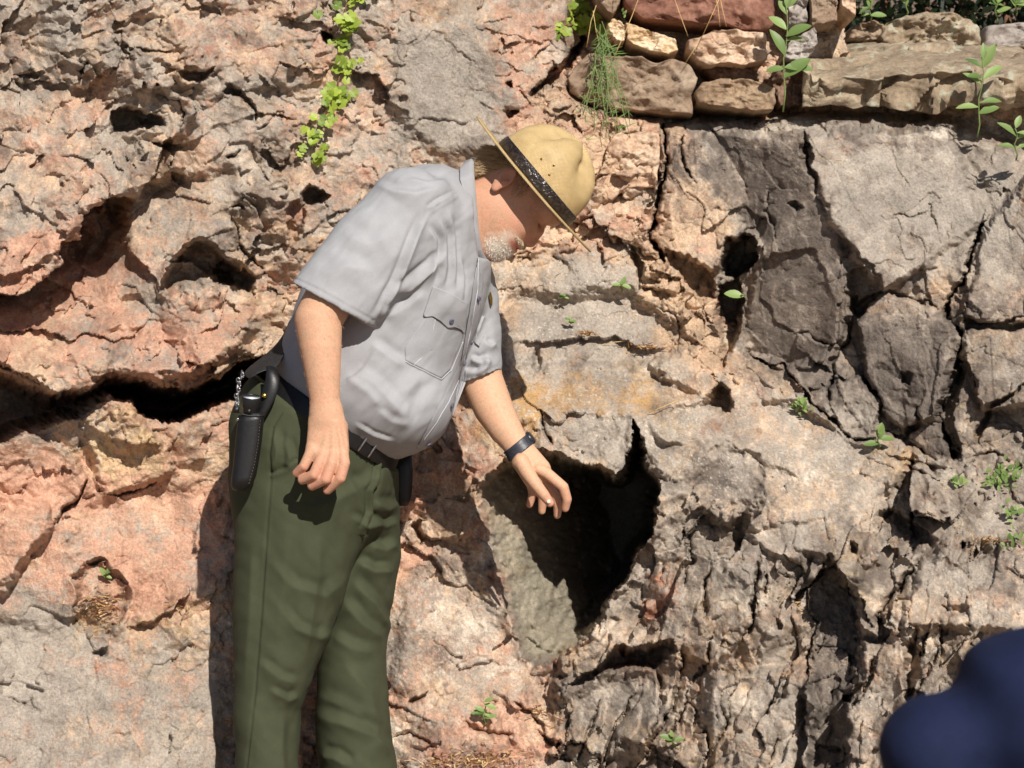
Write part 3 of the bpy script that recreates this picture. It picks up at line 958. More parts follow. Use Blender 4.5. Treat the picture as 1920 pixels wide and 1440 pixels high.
# ================================================================== THE RANGER
def surface_nets(f, org, h):
    """a closed quad surface where the sampled field crosses zero"""
    nx, ny, nz = f.shape
    s = f < 0
    c = np.zeros((nx - 1, ny - 1, nz - 1), np.int8)
    for i in (0, 1):
        for j in (0, 1):
            for k in (0, 1):
                c += s[i:nx - 1 + i, j:ny - 1 + j, k:nz - 1 + k]
    act = np.argwhere((c > 0) & (c < 8))
    vid = np.full(c.shape, -1, np.int64)
    vid[act[:, 0], act[:, 1], act[:, 2]] = np.arange(len(act))
    acc = np.zeros((len(act), 3))
    cnt = np.zeros(len(act))
    corners = [(i, j, k) for i in (0, 1) for j in (0, 1) for k in (0, 1)]
    for a in corners:
        for ax in range(3):
            if a[ax] == 1:
                continue
            b = list(a)
            b[ax] = 1
            fa_ = f[act[:, 0] + a[0], act[:, 1] + a[1], act[:, 2] + a[2]]
            fb_ = f[act[:, 0] + b[0], act[:, 1] + b[1], act[:, 2] + b[2]]
            m = (fa_ < 0) != (fb_ < 0)
            t = fa_[m] / (fa_[m] - fb_[m])
            p = np.tile(np.array(a, float), (m.sum(), 1))
            p[:, ax] += t
            acc[m] += p
            cnt[m] += 1
    v = (act + acc / cnt[:, None]) * h + org
    faces = []
    for ax in range(3):
        o1, o2 = (ax + 1) % 3, (ax + 2) % 3
        lo = [slice(None)] * 3
        hi = [slice(None)] * 3
        lo[ax] = slice(0, -1)
        hi[ax] = slice(1, None)
        sg = s[tuple(lo)] != s[tuple(hi)]
        e = np.argwhere(sg)
        e = e[(e[:, o1] > 0) & (e[:, o2] > 0) & (e[:, o1] < f.shape[o1] - 1) & (e[:, o2] < f.shape[o2] - 1)]
        ins = s[e[:, 0], e[:, 1], e[:, 2]]

        def cell(d1, d2):
            q = e.copy()
            q[:, o1] -= d1
            q[:, o2] -= d2
            return vid[q[:, 0], q[:, 1], q[:, 2]]
        q = np.stack([cell(1, 1), cell(0, 1), cell(0, 0), cell(1, 0)], 1)
        q[~ins] = q[~ins][:, ::-1]
        faces.append(q)
    return v, np.concatenate(faces).astype(np.int32)


def vnormals(v, f):
    n = np.zeros_like(v)
    a, b, c, d = (v[f[:, i]] for i in range(4))
    fn = np.cross(c - a, d - b)
    for i in range(4):
        for k in range(3):
            n[:, k] += np.bincount(f[:, i], fn[:, k], len(v))
    return n / (np.linalg.norm(n, axis=1, keepdims=True) + 1e-12)


def smooth_mesh(v, f, it=2, lam=0.5):
    e = np.concatenate([f[:, [0, 1]], f[:, [1, 2]], f[:, [2, 3]], f[:, [3, 0]]])
    deg = np.bincount(e[:, 0], minlength=len(v)) + np.bincount(e[:, 1], minlength=len(v))
    for _ in range(it):
        s_ = np.zeros_like(v)
        for k in range(3):
            s_[:, k] = np.bincount(e[:, 0], v[e[:, 1], k], len(v)) + np.bincount(e[:, 1], v[e[:, 0], k], len(v))
        v = v + lam * (s_ / np.maximum(deg, 1)[:, None] - v)
    return v


class Field:
    """a box of samples in the ranger's frame (right, up, away; metres) into which rounded forms are blended"""

    def __init__(self, lo, hi, h):
        self.lo = np.array(lo, float)
        self.h = h
        n = np.ceil((np.array(hi) - self.lo) / h).astype(int) + 1
        self.X, self.Y, self.Z = np.meshgrid(*[np.float32(self.lo[i]) + np.float32(h) * np.arange(n[i], dtype=np.float32) for i in range(3)], indexing='ij')
        self.f = np.full(self.X.shape, 1.0, np.float32)

    def add(self, g, k=0.0):
        if k > 0:
            hh = np.clip(0.5 + 0.5 * (self.f - g) / k, 0, 1)
            self.f = self.f + (g - self.f) * hh - k * hh * (1 - hh)
        else:
            self.f = np.minimum(self.f, g)
        return self

    def sub(self, g, k=0.0):
        if k > 0:
            hh = np.clip(0.5 - 0.5 * (self.f + g) / k, 0, 1)
            self.f = self.f + (-g - self.f) * hh + k * hh * (1 - hh)
        else:
            self.f = np.maximum(self.f, -g)
        return self

    def cut(self, g):
        self.f = np.maximum(self.f, g)
        return self

    def chain(self, pts):
        """limb through stations (px, py, d, half width seen in px, half thickness in metres)"""
        best = np.full(self.f.shape, 9.0, np.float32)
        P = [(loc3(p[0], p[1], p[2]), p[3] / S * (DIST + p[2]) / DIST, p[4]) for p in pts]
        for (a, ra, ba), (b, rb, bb) in zip(P[:-1], P[1:]):
            ex, ey = b[0] - a[0], b[1] - a[1]
            t = np.clip(((self.X - a[0]) * ex + (self.Y - a[1]) * ey) / (ex * ex + ey * ey + 1e-12), 0, 1)
            r2 = (self.X - a[0] - t * ex) ** 2 + (self.Y - a[1] - t * ey) ** 2
            z = self.Z - (a[2] + t * (b[2] - a[2]))
            R = ra + t * (rb - ra)
            B = ba + t * (bb - ba)
            q = np.sqrt(r2 / (R * R) + z * z / (B * B))
            np.minimum(best, (q - 1) * np.minimum(R, B), out=best)
        return best

    def caps(self, pts):
        """round chain through 3D stations ((x,y,z), r)"""
        best = np.full(self.f.shape, 9.0, np.float32)
        for (a, ra), (b, rb) in zip(pts[:-1], pts[1:]):
            e = np.array(b) - a
            t = np.clip(((self.X - a[0]) * e[0] + (self.Y - a[1]) * e[1] + (self.Z - a[2]) * e[2]) / (e @ e + 1e-12), 0, 1)
            q = np.sqrt((self.X - a[0] - t * e[0]) ** 2 + (self.Y - a[1] - t * e[1]) ** 2 + (self.Z - a[2] - t * e[2]) ** 2)
            np.minimum(best, q - (ra + t * (rb - ra)), out=best)
        return best

    def ell(self, c, axes, r):
        q = 0
        for ax, rr in zip(axes, r):
            q = q + (((self.X - c[0]) * ax[0] + (self.Y - c[1]) * ax[1] + (self.Z - c[2]) * ax[2]) / rr) ** 2
        return (np.sqrt(q) - 1) * min(r)

    def plane(self, p, n):
        return ((self.X - p[0]) * n[0] + (self.Y - p[1]) * n[1] + (self.Z - p[2]) * n[2]).astype(np.float32)

    def mesh(self, sm=2):
        v, f = surface_nets(self.f, self.lo, self.h)
        return smooth_mesh(v, f, sm), f


def seen(v):
    """where points of the ranger's frame are seen in the photograph"""
    k = DIST / (DIST + v[:, 2]) * S
    return 960 + v[:, 0] * k, 720 - v[:, 1] * k


def fold(v, n, pts, amp, width, d_max=None, skew=0.35, ends=0.25):
    """raise a crease along a line; it is steeper on one side, as hanging cloth is"""
    x, y = seen(v)
    q = np.array(pts, float)
    sel = (x > q[:, 0].min() - 4 * width) & (x < q[:, 0].max() + 4 * width) & (y > q[:, 1].min() - 4 * width) & (y < q[:, 1].max() + 4 * width) & (n[:, 2] < 0.25)
    if d_max is not None:
        sel &= v[:, 2] < d_max
    ix = np.where(sel)[0]
    if len(ix) == 0:
        return
    d, sd, t = seg_dist(x[ix].astype(np.float32), y[ix].astype(np.float32), pts)
    u = d * sd / width
    e = sstep(0, ends, t) * sstep(1, 1 - ends, t)
    pr = np.exp(-np.abs(np.where(u > 0, u / (1 - skew), u / (1 + skew))) ** 1.35) - 0.55 * np.exp(-((u - 1.5) / 0.8) ** 2)
    v[ix] += n[ix] * (1.5 * amp * e * pr)[:, None]


def seam(v, n, pts, depth, width, d_max=None):
    fold(v, n, pts, -depth, width, d_max, 0.0, 0.02)


def cloth_noise(v, n, amp, sc, seed):
    a = fbm((v[:, 0] + 0.7 * v[:, 2]) * sc, (v[:, 1] - 0.4 * v[:, 2]) * sc * 0.7, 3, seed)
    v += n * (amp * a)[:, None]


def cloth_material(name, col, weave=900.0, rough=0.85, noise=0.06):
    m, nt, b = new_mat(name)
    L = nt.links
    tc = N(nt, 'ShaderNodeTexCoord')
    nz = N(nt, 'ShaderNodeTexNoise', Scale=25.0, Detail=5.0, Roughness=0.6)
    nf = N(nt, 'ShaderNodeTexNoise', Scale=weave, Detail=2.0)
    L.new(tc.outputs['Object'], nz.inputs['Vector'])
    L.new(tc.outputs['Object'], nf.inputs['Vector'])
    r = ramp(nt, [(0.3, tuple(c * (1 - noise) for c in col)), (0.7, tuple(c * (1 + noise) for c in col))])
    L.new(nz.outputs['Fac'], r.inputs['Fac'])
    r2 = ramp(nt, [(0.3, (0.86, 0.86, 0.86)), (0.7, (1.12, 1.12, 1.12))])
    L.new(nf.outputs['Fac'], r2.inputs['Fac'])
    mx = N(nt, 'ShaderNodeMix', data_type='RGBA', blend_type='MULTIPLY')
    mx.inputs[0].default_value = 1.0
    L.new(r.outputs['Color'], mx.inputs[6])
    L.new(r2.outputs['Color'], mx.inputs[7])
    L.new(mx.outputs[2], b.inputs['Base Color'])
    b.inputs['Roughness'].default_value = rough
    b.inputs['Specular IOR Level'].default_value = 0.2
    bp = N(nt, 'ShaderNodeBump', Strength=0.25, Distance=0.001)
    L.new(nf.outputs['Fac'], bp.inputs['Height'])
    L.new(bp.outputs['Normal'], b.inputs['Normal'])
    return m


MAT_SHIRT = cloth_material('grey_shirt_cloth', srgb(160, 159, 161), 1100)
MAT_PANTS = cloth_material('olive_trouser_cloth', srgb(67, 70, 51), 900, noise=0.08)
MAT_LEATHER = simple_mat('black_leather', (0.007, 0.006, 0.006), 0.45, 0.3, 90, 0.15, 260)
MAT_STRAP = simple_mat('worn_black_leather', (0.02, 0.018, 0.018), 0.6, 0.4, 120, 0.5, 300)
MAT_THREAD = simple_mat('stitch_thread', srgb(104, 96, 84), 0.8, 0.2, 400)
MAT_BRASS = simple_mat('brass', srgb(190, 160, 84), 0.3, 0.15, 200, metal=1.0)
MAT_STEEL = simple_mat('bright_steel', srgb(205, 205, 208), 0.22, 0.1, 200, metal=1.0)
MAT_BUTTON = simple_mat('grey_button', srgb(92, 92, 112), 0.35, 0.2, 300)
MAT_WHITE_EDGE = simple_mat('pale_stitching', srgb(205, 205, 210), 0.8, 0.1, 300)

FOOT = to_world(loc3(560, 1560, 0.03))
ranger = thing('person', 'ranger in grey short-sleeved shirt, olive trousers and campaign hat, pointing down', 'person', (FOOT[0], FOOT[1], 0.0))

# ---- trousers --------------------------------------------------------------------------------------
BELT_A, BELT_B = loc3(520, 716, 0.0), loc3(742, 866, 0.0)
bdir = (BELT_B - BELT_A) / np.linalg.norm(BELT_B - BELT_A)
BELT_N = np.array((-bdir[1], bdir[0], 0.0))
if BELT_N[1] < 0:
    BELT_N = -BELT_N
BELT_P = 0.5 * (BELT_A + BELT_B)

NEAR_LEG = [(575, 800, .00, 135, .150), (567, 950, -.02, 131, .135), (548, 1050, -.025, 112, .125), (533, 1150, -.03, 97, .115), (513, 1250, -.03, 77, .105), (500, 1320, -.03, 62, .10), (501, 1440, -.03, 60, .10), (506, 1600, -.03, 58, .10), (508, 1640, -.03, 57, .10)]
FAR_LEG = [(640, 800, .10, 105, .125), (668, 950, .12, 81, .12), (678, 1040, .13, 71, .115), (672, 1150, .13, 63, .11), (660, 1230, .13, 63, .11), (660, 1330, .12, 71, .11), (671, 1440, .12, 72, .11), (680, 1600, .12, 70, .11), (682, 1640, .12, 70, .11)]
F_ = Field(loc3(405, 1668, -0.25), loc3(790, 660, 0.32), 0.0042)
hip = F_.chain([(640, 762, .03, 134, .185), (592, 830, .03, 160, .19), (585, 900, .03, 152, .175)])
F_.add(F_.chain(NEAR_LEG))
F_.add(F_.chain(FAR_LEG), 0.012)
F_.add(hip, 0.03)
F_.cut(F_.plane(BELT_P - BELT_N * 0.018, BELT_N))
zfloor = loc3(560, 1592, -.03)
F_.cut(-F_.plane(zfloor, AX_V * 0 + np.array((0, 1.0, 0))))
v, f = F_.mesh(2)
n = vnormals(v, f)
cloth_noise(v, n, 0.0035, 9, 400)
v += n * (0.003 * fbm((v[:, 0] + .8 * v[:, 1] + .5 * v[:, 2]) * 11, (v[:, 1] - .5 * v[:, 0]) * 4.5, 3, 404))[:, None]
for pts, a, w in (
        # near thigh and knee
        ([(495, 1040), (550, 1100), (610, 1118), (660, 1075)], .004, 12), ([(510, 1120), (555, 1178), (600, 1196), (625, 1180)], .0045, 10), ([(480, 1235), (525, 1272), (560, 1282)], .004, 9),
        ([(500, 1290), (540, 1312), (562, 1302)], .0045, 7), ([(560, 962), (620, 942), (690, 905), (722, 880)], .004, 13), ([(640, 880), (668, 925), (690, 1000)], .004, 10), ([(650, 965), (690, 988), (714, 976)], .004, 8),
        ([(600, 985), (596, 1080), (580, 1180), (566, 1270)], .0035, 12), ([(540, 960), (535, 1060), (525, 1150), (515, 1230)], .0025, 14), ([(475, 1000), (470, 1150), (458, 1300)], .003, 10), ([(530, 1330), (528, 1400), (532, 1470)], .003, 10),
        # far leg
        ([(665, 1050), (700, 1070), (744, 1068)], .008, 10), ([(655, 1085), (700, 1130), (735, 1190)], .007, 12), ([(640, 1120), (680, 1170), (722, 1200)], .007, 12), ([(690, 1020), (720, 1030), (748, 1015)], .007, 10),
        ([(620, 1190), (660, 1215), (705, 1225)], .005, 12), ([(590, 1340), (640, 1355), (700, 1380), (735, 1420)], .008, 14), ([(592, 1300), (640, 1325), (690, 1350)], .004, 14), ([(600, 1415), (630, 1420), (660, 1440)], .007, 10),
        ([(640, 1240), (690, 1300), (715, 1390)], .005, 15), ([(700, 940), (725, 955), (748, 940)], .006, 11), ([(690, 975), (722, 985), (748, 975)], .006, 9),
        # hip pocket
        ([(515, 800), (522, 850), (512, 890)], .006, 8), ([(530, 815), (545, 860), (540, 880)], .005, 9)):
    fold(v, n, pts, a, w)
seam(v, n, [(545, 765), (530, 770), (512, 800), (505, 850), (508, 892)], .0025, 2.6)
seam(v, n, [(508, 892), (500, 1000), (490, 1150), (478, 1300), (462, 1440), (462, 1600)], .0022, 2.4)
fold(v, n, [(508, 892), (535, 882), (560, 862)], .004, 3.5, ends=.05)
seam(v, n, [(508, 888), (535, 878), (560, 858)], .002, 2.5)
fold(v, n, [(712, 860), (706, 905), (695, 920), (695, 960), (682, 990), (680, 1005)], .006, 4, ends=.05)
seam(v, n, [(706, 862), (700, 903), (689, 920), (689, 960), (677, 990)], .004, 3)
v = smooth_mesh(v, f, 1, 0.3)
trousers = link('trousers', mesh_from('trousers', to_world(v), f), MAT_PANTS, ranger)
BV_TR = BVHTree.FromPolygons([tuple(p) for p in to_world(v)], [tuple(int(i) for i in q) for q in f])

# ---- shirt -----------------------------------------------------------------------------------------
TORSO = [(642, 762, .03, 134, .185), (682, 704, .02, 166, .205), (722, 600, .02, 166, .205), (772, 497, .03, 150, .19), (812, 420, .03, 112, .17), (862, 396, .03, 76, .11)]
R_SLEEVE = [(770, 402, -.125, 88, .095), (712, 468, -.165, 92, .085), (655, 530, -.195, 88, .078), (618, 576, -.21, 86, .072), (590, 612, -.215, 84, .07)]
L_SLEEVE = [(850, 470, .13, 62, .09), (882, 560, .12, 52, .08), (895, 640, .10, 44, .07), (899, 706, .09, 41, .065), (905, 745, .09, 40, .064)]
F_ = Field(loc3(485, 900, -0.32), loc3(965, 285, 0.30), 0.0042)
F_.add(F_.chain(TORSO))
F_.add(F_.chain([(705, 735, -.02, 94, .17), (762, 762, -.01, 82, .16)]), 0.05)        # the belly over the belt
F_.add(F_.chain([(780, 470, -.03, 120, .17), (830, 560, .0, 62, .15)]), 0.05)         # chest
F_.add(F_.chain(L_SLEEVE), 0.02)
sl_ = F_.chain(R_SLEEVE)
F_.add(sl_, 0.014)
# open cuffs
h1, h2 = loc3(545, 529, -.21), loc3(702, 614, -.21)
hd = (h2 - h1) / np.linalg.norm(h2 - h1)
hn = np.array((hd[1], -hd[0], 0.0))          # outward of the right cuff
if hn[1] > 0:
    hn = -hn
near_sleeve = F_.chain([(655, 530, -.195, 98, .088), (590, 612, -.215, 96, .085)])
beyond = F_.plane(h1, hn)                     # > 0 past the hem
body_only = np.minimum(F_.chain(TORSO), F_.chain([(705, 735, -.02, 94, .17), (762, 762, -.01, 82, .16)]))
F_.f = np.where((beyond > 0) & (near_sleeve < 0.02), np.maximum(np.minimum(F_.f, 9), np.minimum(beyond, 9)), F_.f)
F_.f = np.minimum(F_.f, body_only)
hol = F_.chain([(655, 530, -.195, 88 - 7, .078 - .008), (590, 612, -.215, 84 - 7, .07 - .008)])
F_.f = np.where(body_only > 0.004, np.maximum(F_.f, -np.maximum(hol, -(beyond + 0.07))), F_.f)
g1_, g2_ = loc3(856, 724, .09), loc3(940, 692, .09)
gd = (g2_ - g1_) / np.linalg.norm(g2_ - g1_)
gn = np.array((gd[1], -gd[0], 0.0))
if gn[1] > 0:
    gn = -gn
bl = F_.plane(g1_, gn)
lz = F_.chain(L_SLEEVE)
F_.f = np.where((bl > 0) & (lz < 0.02), np.maximum(F_.f, bl), F_.f)
F_.f = np.minimum(F_.f, np.minimum(body_only, F_.chain([(780, 470, -.03, 120, .17), (830, 560, .0, 62, .15)])))
hol2 = F_.chain([(895, 640, .10, 38, .062), (905, 745, .09, 35, .058)])
F_.f = np.where(body_only > 0.004, np.maximum(F_.f, -np.maximum(hol2, -(bl + 0.05))), F_.f)
# hem tucked at the belt
F_.cut(-F_.plane(BELT_P + BELT_N * 0.004, BELT_N))
# neck hole
c1_, c2_ = loc3(882, 300, -.03), loc3(896, 486, -.03)
cd_ = (c2_ - c1_) / np.linalg.norm(c2_ - c1_)
cb = F_.plane(c1_, np.array((-cd_[1], cd_[0], 0.0)))
F_.f = np.where(F_.Y > loc3(900, 486, 0)[1], np.maximum(F_.f, cb), F_.f)
F_.sub(F_.chain([(860, 420, .03, 62, .060), (950, 380, .03, 70, .07)]), 0.004)
v, f = F_.mesh(2)
n = vnormals(v, f)
cloth_noise(v, n, 0.0035, 8, 410)
v += n * (0.0022 * fbm((v[:, 0] - .9 * v[:, 1]) * 26, (v[:, 0] * .6 + v[:, 1] + .6 * v[:, 2]) * 9, 3, 414))[:, None]
for pts, a, w, dm in (
        ([(700, 612), (745, 530), (778, 445), (800, 396)], .007, 9, None), ([(745, 560), (775, 530), (812, 500), (835, 470)], .008, 11, None), ([(720, 600), (760, 575), (800, 545)], .005, 14, None),
        ([(800, 420), (815, 450), (815, 500), (805, 540)], .004, 7, None), ([(820, 400), (833, 440), (835, 500), (828, 545)], .004, 7, None), ([(842, 390), (850, 440), (852, 500), (850, 550)], .0035, 6, None), ([(862, 480), (868, 520), (866, 570)], .003, 5, None),
        ([(690, 640), (730, 670), (760, 690)], .004, 14, None), ([(650, 690), (700, 720), (750, 770), (770, 810)], .004, 18, None), ([(662, 792), (700, 815), (742, 829)], .0022, 5, None), ([(700, 762), (735, 790), (770, 798)], .0015, 9, None),
        ([(640, 700), (690, 735), (720, 770)], .003, 14, None), ([(790, 700), (760, 740), (765, 790)], .003, 16, None),
        ([(700, 345), (740, 360), (780, 365), (840, 350)], .004, 12, None), ([(760, 335), (800, 345), (850, 338)], .003, 9, None), ([(640, 440), (690, 460), (740, 440)], .003, 20, None), ([(600, 520), (650, 500), (700, 510)], .003, 20, None),
        ([(800, 395), (820, 380), (858, 360)], .005, 5, None),
        ([(880, 670), (900, 680), (918, 668)], .008, 7, None), ([(892, 700), (908, 690), (918, 670)], .007, 6, None), ([(905, 640), (918, 650), (930, 640)], .005, 8, None), ([(870, 695), (900, 700)], .004, 6, None)):
    fold(v, n, pts, a * 1.25, w * .78, dm)
seam(v, n, [(858, 362), (802, 396), (780, 440), (750, 522), (704, 612)], .003, 3)
seam(v, n, [(548, 519), (600, 544), (642, 568), (704, 602)], .0016, 2.2)
seam(v, n, [(862, 712), (900, 704), (932, 686)], .0018, 2.2)
v = smooth_mesh(v, f, 1, 0.3)
SHV, SHF = v.copy(), f
shirt = link('shirt', mesh_from('shirt', to_world(v), f), MAT_SHIRT, ranger)
BV_SH = BVHTree.FromPolygons([tuple(p) for p in to_world(v)], [tuple(int(i) for i in q) for q in f])


def hit(bv, px, py, lift=0.0):
    """point of a garment seen at px,py, lifted off along its normal"""
    o = Vector(CAMPOS)
    dr = (Vector(at(px, py, 0.0)) - o).normalized()
    h_ = bv.ray_cast(o, dr)
    if h_[0] is None:
        return None
    nn = h_[1]
    if nn.dot(dr) > 0:
        nn = -nn
    return h_[0] + nn * lift, nn


def patch(name, bv, outline, lift, mat, parent, res=3.0, thick=0.003, puff=0.0):
    """cloth piece laid on a garment: an outline filled with a fine grid that follows the surface, with a turned-down rim"""
    q = np.array(outline, float)
    dmax = 0
    pts = []
    # boundary-fitted rings
    nb = max(24, int(sum(math.hypot(*(q[i] - q[i - 1])) for i in range(len(q))) / res))
    per = [0]
    ring = list(q) + [q[0]]
    for a_, b_ in zip(ring[:-1], ring[1:]):
        per.append(per[-1] + math.hypot(*(b_ - a_)))
    bd = []
    for k in range(nb):
        t = per[-1] * k / nb
        i = max(j for j in range(len(q)) if per[j] <= t)
        u = (t - per[i]) / (per[i + 1] - per[i] + 1e-9)
        bd.append(ring[i] + (ring[i + 1] - ring[i]) * u)
    bd = np.array(bd)
    c = bd.mean(0)
    rings = [1.0, 1.0, 0.985, 0.93, 0.84, 0.7, 0.55, 0.4, 0.25, 0.12]
    lifts = [-0.001, lift - 0.0008, lift + 0.0004] + [lift + puff * (1 - r) for r in rings[3:]]
    vs, fs = [], []
    for r, lf in zip(rings, lifts):
        for b_ in bd:
            p = c + (b_ - c) * r
            hh = hit(bv, p[0], p[1], lf)
            vs.append(hh[0] if hh else (vs[-1] if vs else Vector(at(p[0], p[1], -0.1))))
    hh = hit(bv, c[0], c[1], lift + puff)
    vs.append(hh[0] if hh else vs[-1])
    for i in range(len(rings) - 1):
        for k in range(nb):
            k2 = (k + 1) % nb
            fs.append((i * nb + k, i * nb + k2, (i + 1) * nb + k2, (i + 1) * nb + k))
    for k in range(nb):
        fs.append(((len(rings) - 1) * nb + k, (len(rings) - 1) * nb + (k + 1) % nb, len(rings) * nb))
    me = bpy.data.meshes.new(name)
    me.from_pydata([tuple(x) for x in vs], [], fs)
    me.polygons.foreach_set('use_smooth', [True] * len(me.polygons))
    bm = bmesh.new()
    bm.from_mesh(me)
    bmesh.ops.recalc_face_normals(bm, faces=bm.faces)
    bm.to_mesh(me)
    bm.free()
    return link(name, me, mat, parent)


def tube_mesh(name, pts, r, seg=6, closed=False):
    """a tube through world points; r may be a list"""
    P = [Vector(p) for p in pts]
    n_ = len(P)
    vs, fs = [], []
    up = Vector((0.3, -0.8, 0.5))
    for i, p in enumerate(P):
        t = (P[min(i + 1, n_ - 1)] - P[max(i - 1, 0)]).normalized()
        a = t.cross(up)
        if a.length < 1e-4:
            a = t.cross(Vector((1, 0, 0)))
        a.normalize()
        b = t.cross(a)
        rr = r[i] if isinstance(r, (list, tuple)) else r
        for k in range(seg):
            th = 2 * math.pi * k / seg
            vs.append(p + (a * math.cos(th) + b * math.sin(th)) * rr)
    for i in range(n_ - 1):
        for k in range(seg):
            k2 = (k + 1) % seg
            fs.append((i * seg + k, i * seg + k2, (i + 1) * seg + k2, (i + 1) * seg + k))
    fs.append(tuple(range(seg))[::-1])
    fs.append(tuple((n_ - 1) * seg + k for k in range(seg)))
    me = bpy.data.meshes.new(name)
    me.from_pydata([tuple(x) for x in vs], [], fs)
    me.polygons.foreach_set('use_smooth', [True] * len(me.polygons))
    return me


def resample(pts, step_):
    out = []
    for a, b in zip(pts[:-1], pts[1:]):
        a, b = np.array(a, float), np.array(b, float)
        k = max(1, int(np.linalg.norm(b - a) / step_))
        for i in range(k):
            out.append(a + (b - a) * i / k)
    out.append(np.array(pts[-1], float))
    return out


def on_line(bv, pts, lift=0.001, step_=3.0):
    out = []
    for p in resample(pts, step_):
        h_ = hit(bv, p[0], p[1], lift)
        if h_:
            out.append(h_[0])
    return out


def lathe(name, prof, seg=24):
    """profile of (radius, height) turned about local z"""
    vs, fs = [], []
    for r, z in prof:
        for k in range(seg):
            th = 2 * math.pi * k / seg
            vs.append((r * math.cos(th), r * math.sin(th), z))
    for i in range(len(prof) - 1):
        for k in range(seg):
            k2 = (k + 1) % seg
            fs.append((i * seg + k, i * seg + k2, (i + 1) * seg + k2, (i + 1) * seg + k))
    if prof[0][0] > 1e-6:
        fs.append(tuple(range(seg))[::-1])
    if prof[-1][0] > 1e-6:
        fs.append(tuple((len(prof) - 1) * seg + k for k in range(seg)))
    me = bpy.data.meshes.new(name)
    me.from_pydata(vs, [], fs)
    me.polygons.foreach_set('use_smooth', [True] * len(me.polygons))
    return me


def place(o, p, zdir, xdir=None):
    """stand an object at world point p with its z along zdir"""
    z = Vector(zdir).normalized()
    x = Vector(xdir) if xdir is not None else (Vector((1, 0, 0)) if abs(z.x) < 0.9 else Vector((0, 1, 0)))
    x = (x - z * x.dot(z)).normalized()
    y = z.cross(x)
    m_ = Matrix((x, y, z)).transposed().to_4x4()
    m_.translation = Vector(p)
    if o.parent is None:
        o.matrix_world = m_
    else:
        o.matrix_parent_inverse = Matrix.Identity(4)
        o.matrix_basis = world_of(o.parent).inverted() @ m_
    return o


def world_of(o):
    if o.parent is None:
        return o.matrix_basis.copy()
    return world_of(o.parent) @ o.matrix_parent_inverse @ o.matrix_basis
# ---- skin: head, neck, arms and hands -----------------------------------------------------------------
H0 = loc3(950, 345, 0.03)
HF = np.array((.653, -.757, -0.06))
HF = HF / np.linalg.norm(HF)
HA = np.array((.757, .653, 0.0))
HL = np.cross(HF, HA)
if HL[2] < 0:
    HL = -HL                                   # towards his left, away from the camera
HAXES = (HF, HA, HL)


def hp(f_, a_, l_=0.0):
    return H0 + (f_ * HF + a_ * HA + l_ * HL) / S


def px(r):
    return r / S


def head_field():
    F = Field(loc3(838, 525, -0.075), loc3(1085, 235, 0.14), 0.0023)
    E = lambda c, r, ax=HAXES: F.ell(hp(*c), ax, [px(q) for q in r])
    F.add(E((22, 28), (92, 86, 64)))                                             # skull
    F.add(E((58, -36), (56, 78, 52)), .03)                                       # face
    F.add(E((28, -52, 0), (58, 42, 55)), .02)                                    # jaw
    F.add(E((81, -97), (20, 16, 27)), .018)                                      # chin
    F.add(E((66, -78, 0), (30, 32, 38)), .02)
    F.add(E((82, -66, 0), (20, 22, 32)), .016)                                   # mouth and upper lip
    for s_ in (-1, 1):
        F.add(E((76, -26, s_ * 34), (26, 24, 20)), .018)                         # cheeks
        F.add(E((52, -62, s_ * 30), (34, 26, 20)), .018)                         # jowls
        F.add(E((103, 24, s_ * 20), (15, 8.5, 24)), .008)                          # brows
        F.sub(E((109, 3, s_ * 27), (15, 13, 16)), .010)                          # sockets
        F.add(E((92, 1, s_ * 27), (11, 12, 14)), .003)                           # lids
    F.add(E((92, 34, 0), (24, 30, 46)), .02)                                     # forehead
    F.sub(E((124, 3, 0), (16, 9, 30)), .008)
    F.add(F.caps([(hp(99, 6), px(7)), (hp(108, -16), px(8.5)), (hp(112, -37), px(11.5))]), .005)   # nose
    for s_ in (-1, 1):
        F.add(E((104, -42, s_ * 11), (11, 8, 8)), .004)
        F.sub(E((108, -50, s_ * 8), (5, 4, 3.5)), .002)
    F.add(E((99, -56, 0), (12, 8, 24)), .006)                                    # moustache lip
    F.add(E((98, -72, 0), (10, 7, 18)), .005)                                  # lower lip
    F.sub(E((108, -65, 0), (10, 1.8, 24)), .003)                                 # mouth
    for s_ in (-1, 1):
        F.sub(E((92, -65, s_ * 21), (5, 2.0, 5)), .003)
    # ear
    e_ax = (HF * 0.9 + HL * -0.35 * 1, HA, None)
    a1 = (HF * 0.92 - HL * 0.4)
    a1 = a1 / np.linalg.norm(a1)
    a2 = np.cross(a1, HA)
    for s_ in (-1,):
        ax = (a1, HA, a2)
        F.add(E((-2, 2, s_ * 68), (17, 26, 7), ax), .006)
        F.sub(E((1, 5, s_ * 76), (9, 15, 6.5), ax), .003)
        F.add(E((6, -4, s_ * 71), (5, 6, 6), ax), .003)
        F.add(E((0, -22, s_ * 67), (8, 9, 5), ax), .004)
    F.add(E((-2, 2, 62), (17, 26, 8)), .006)
    F.add(F.chain([(930, 392, .03, 66, .066), (900, 410, .03, 70, .068), (850, 440, .03, 74, .075)]), .025)
    return F


F_ = head_field()
hv, hf_ = F_.mesh(2)

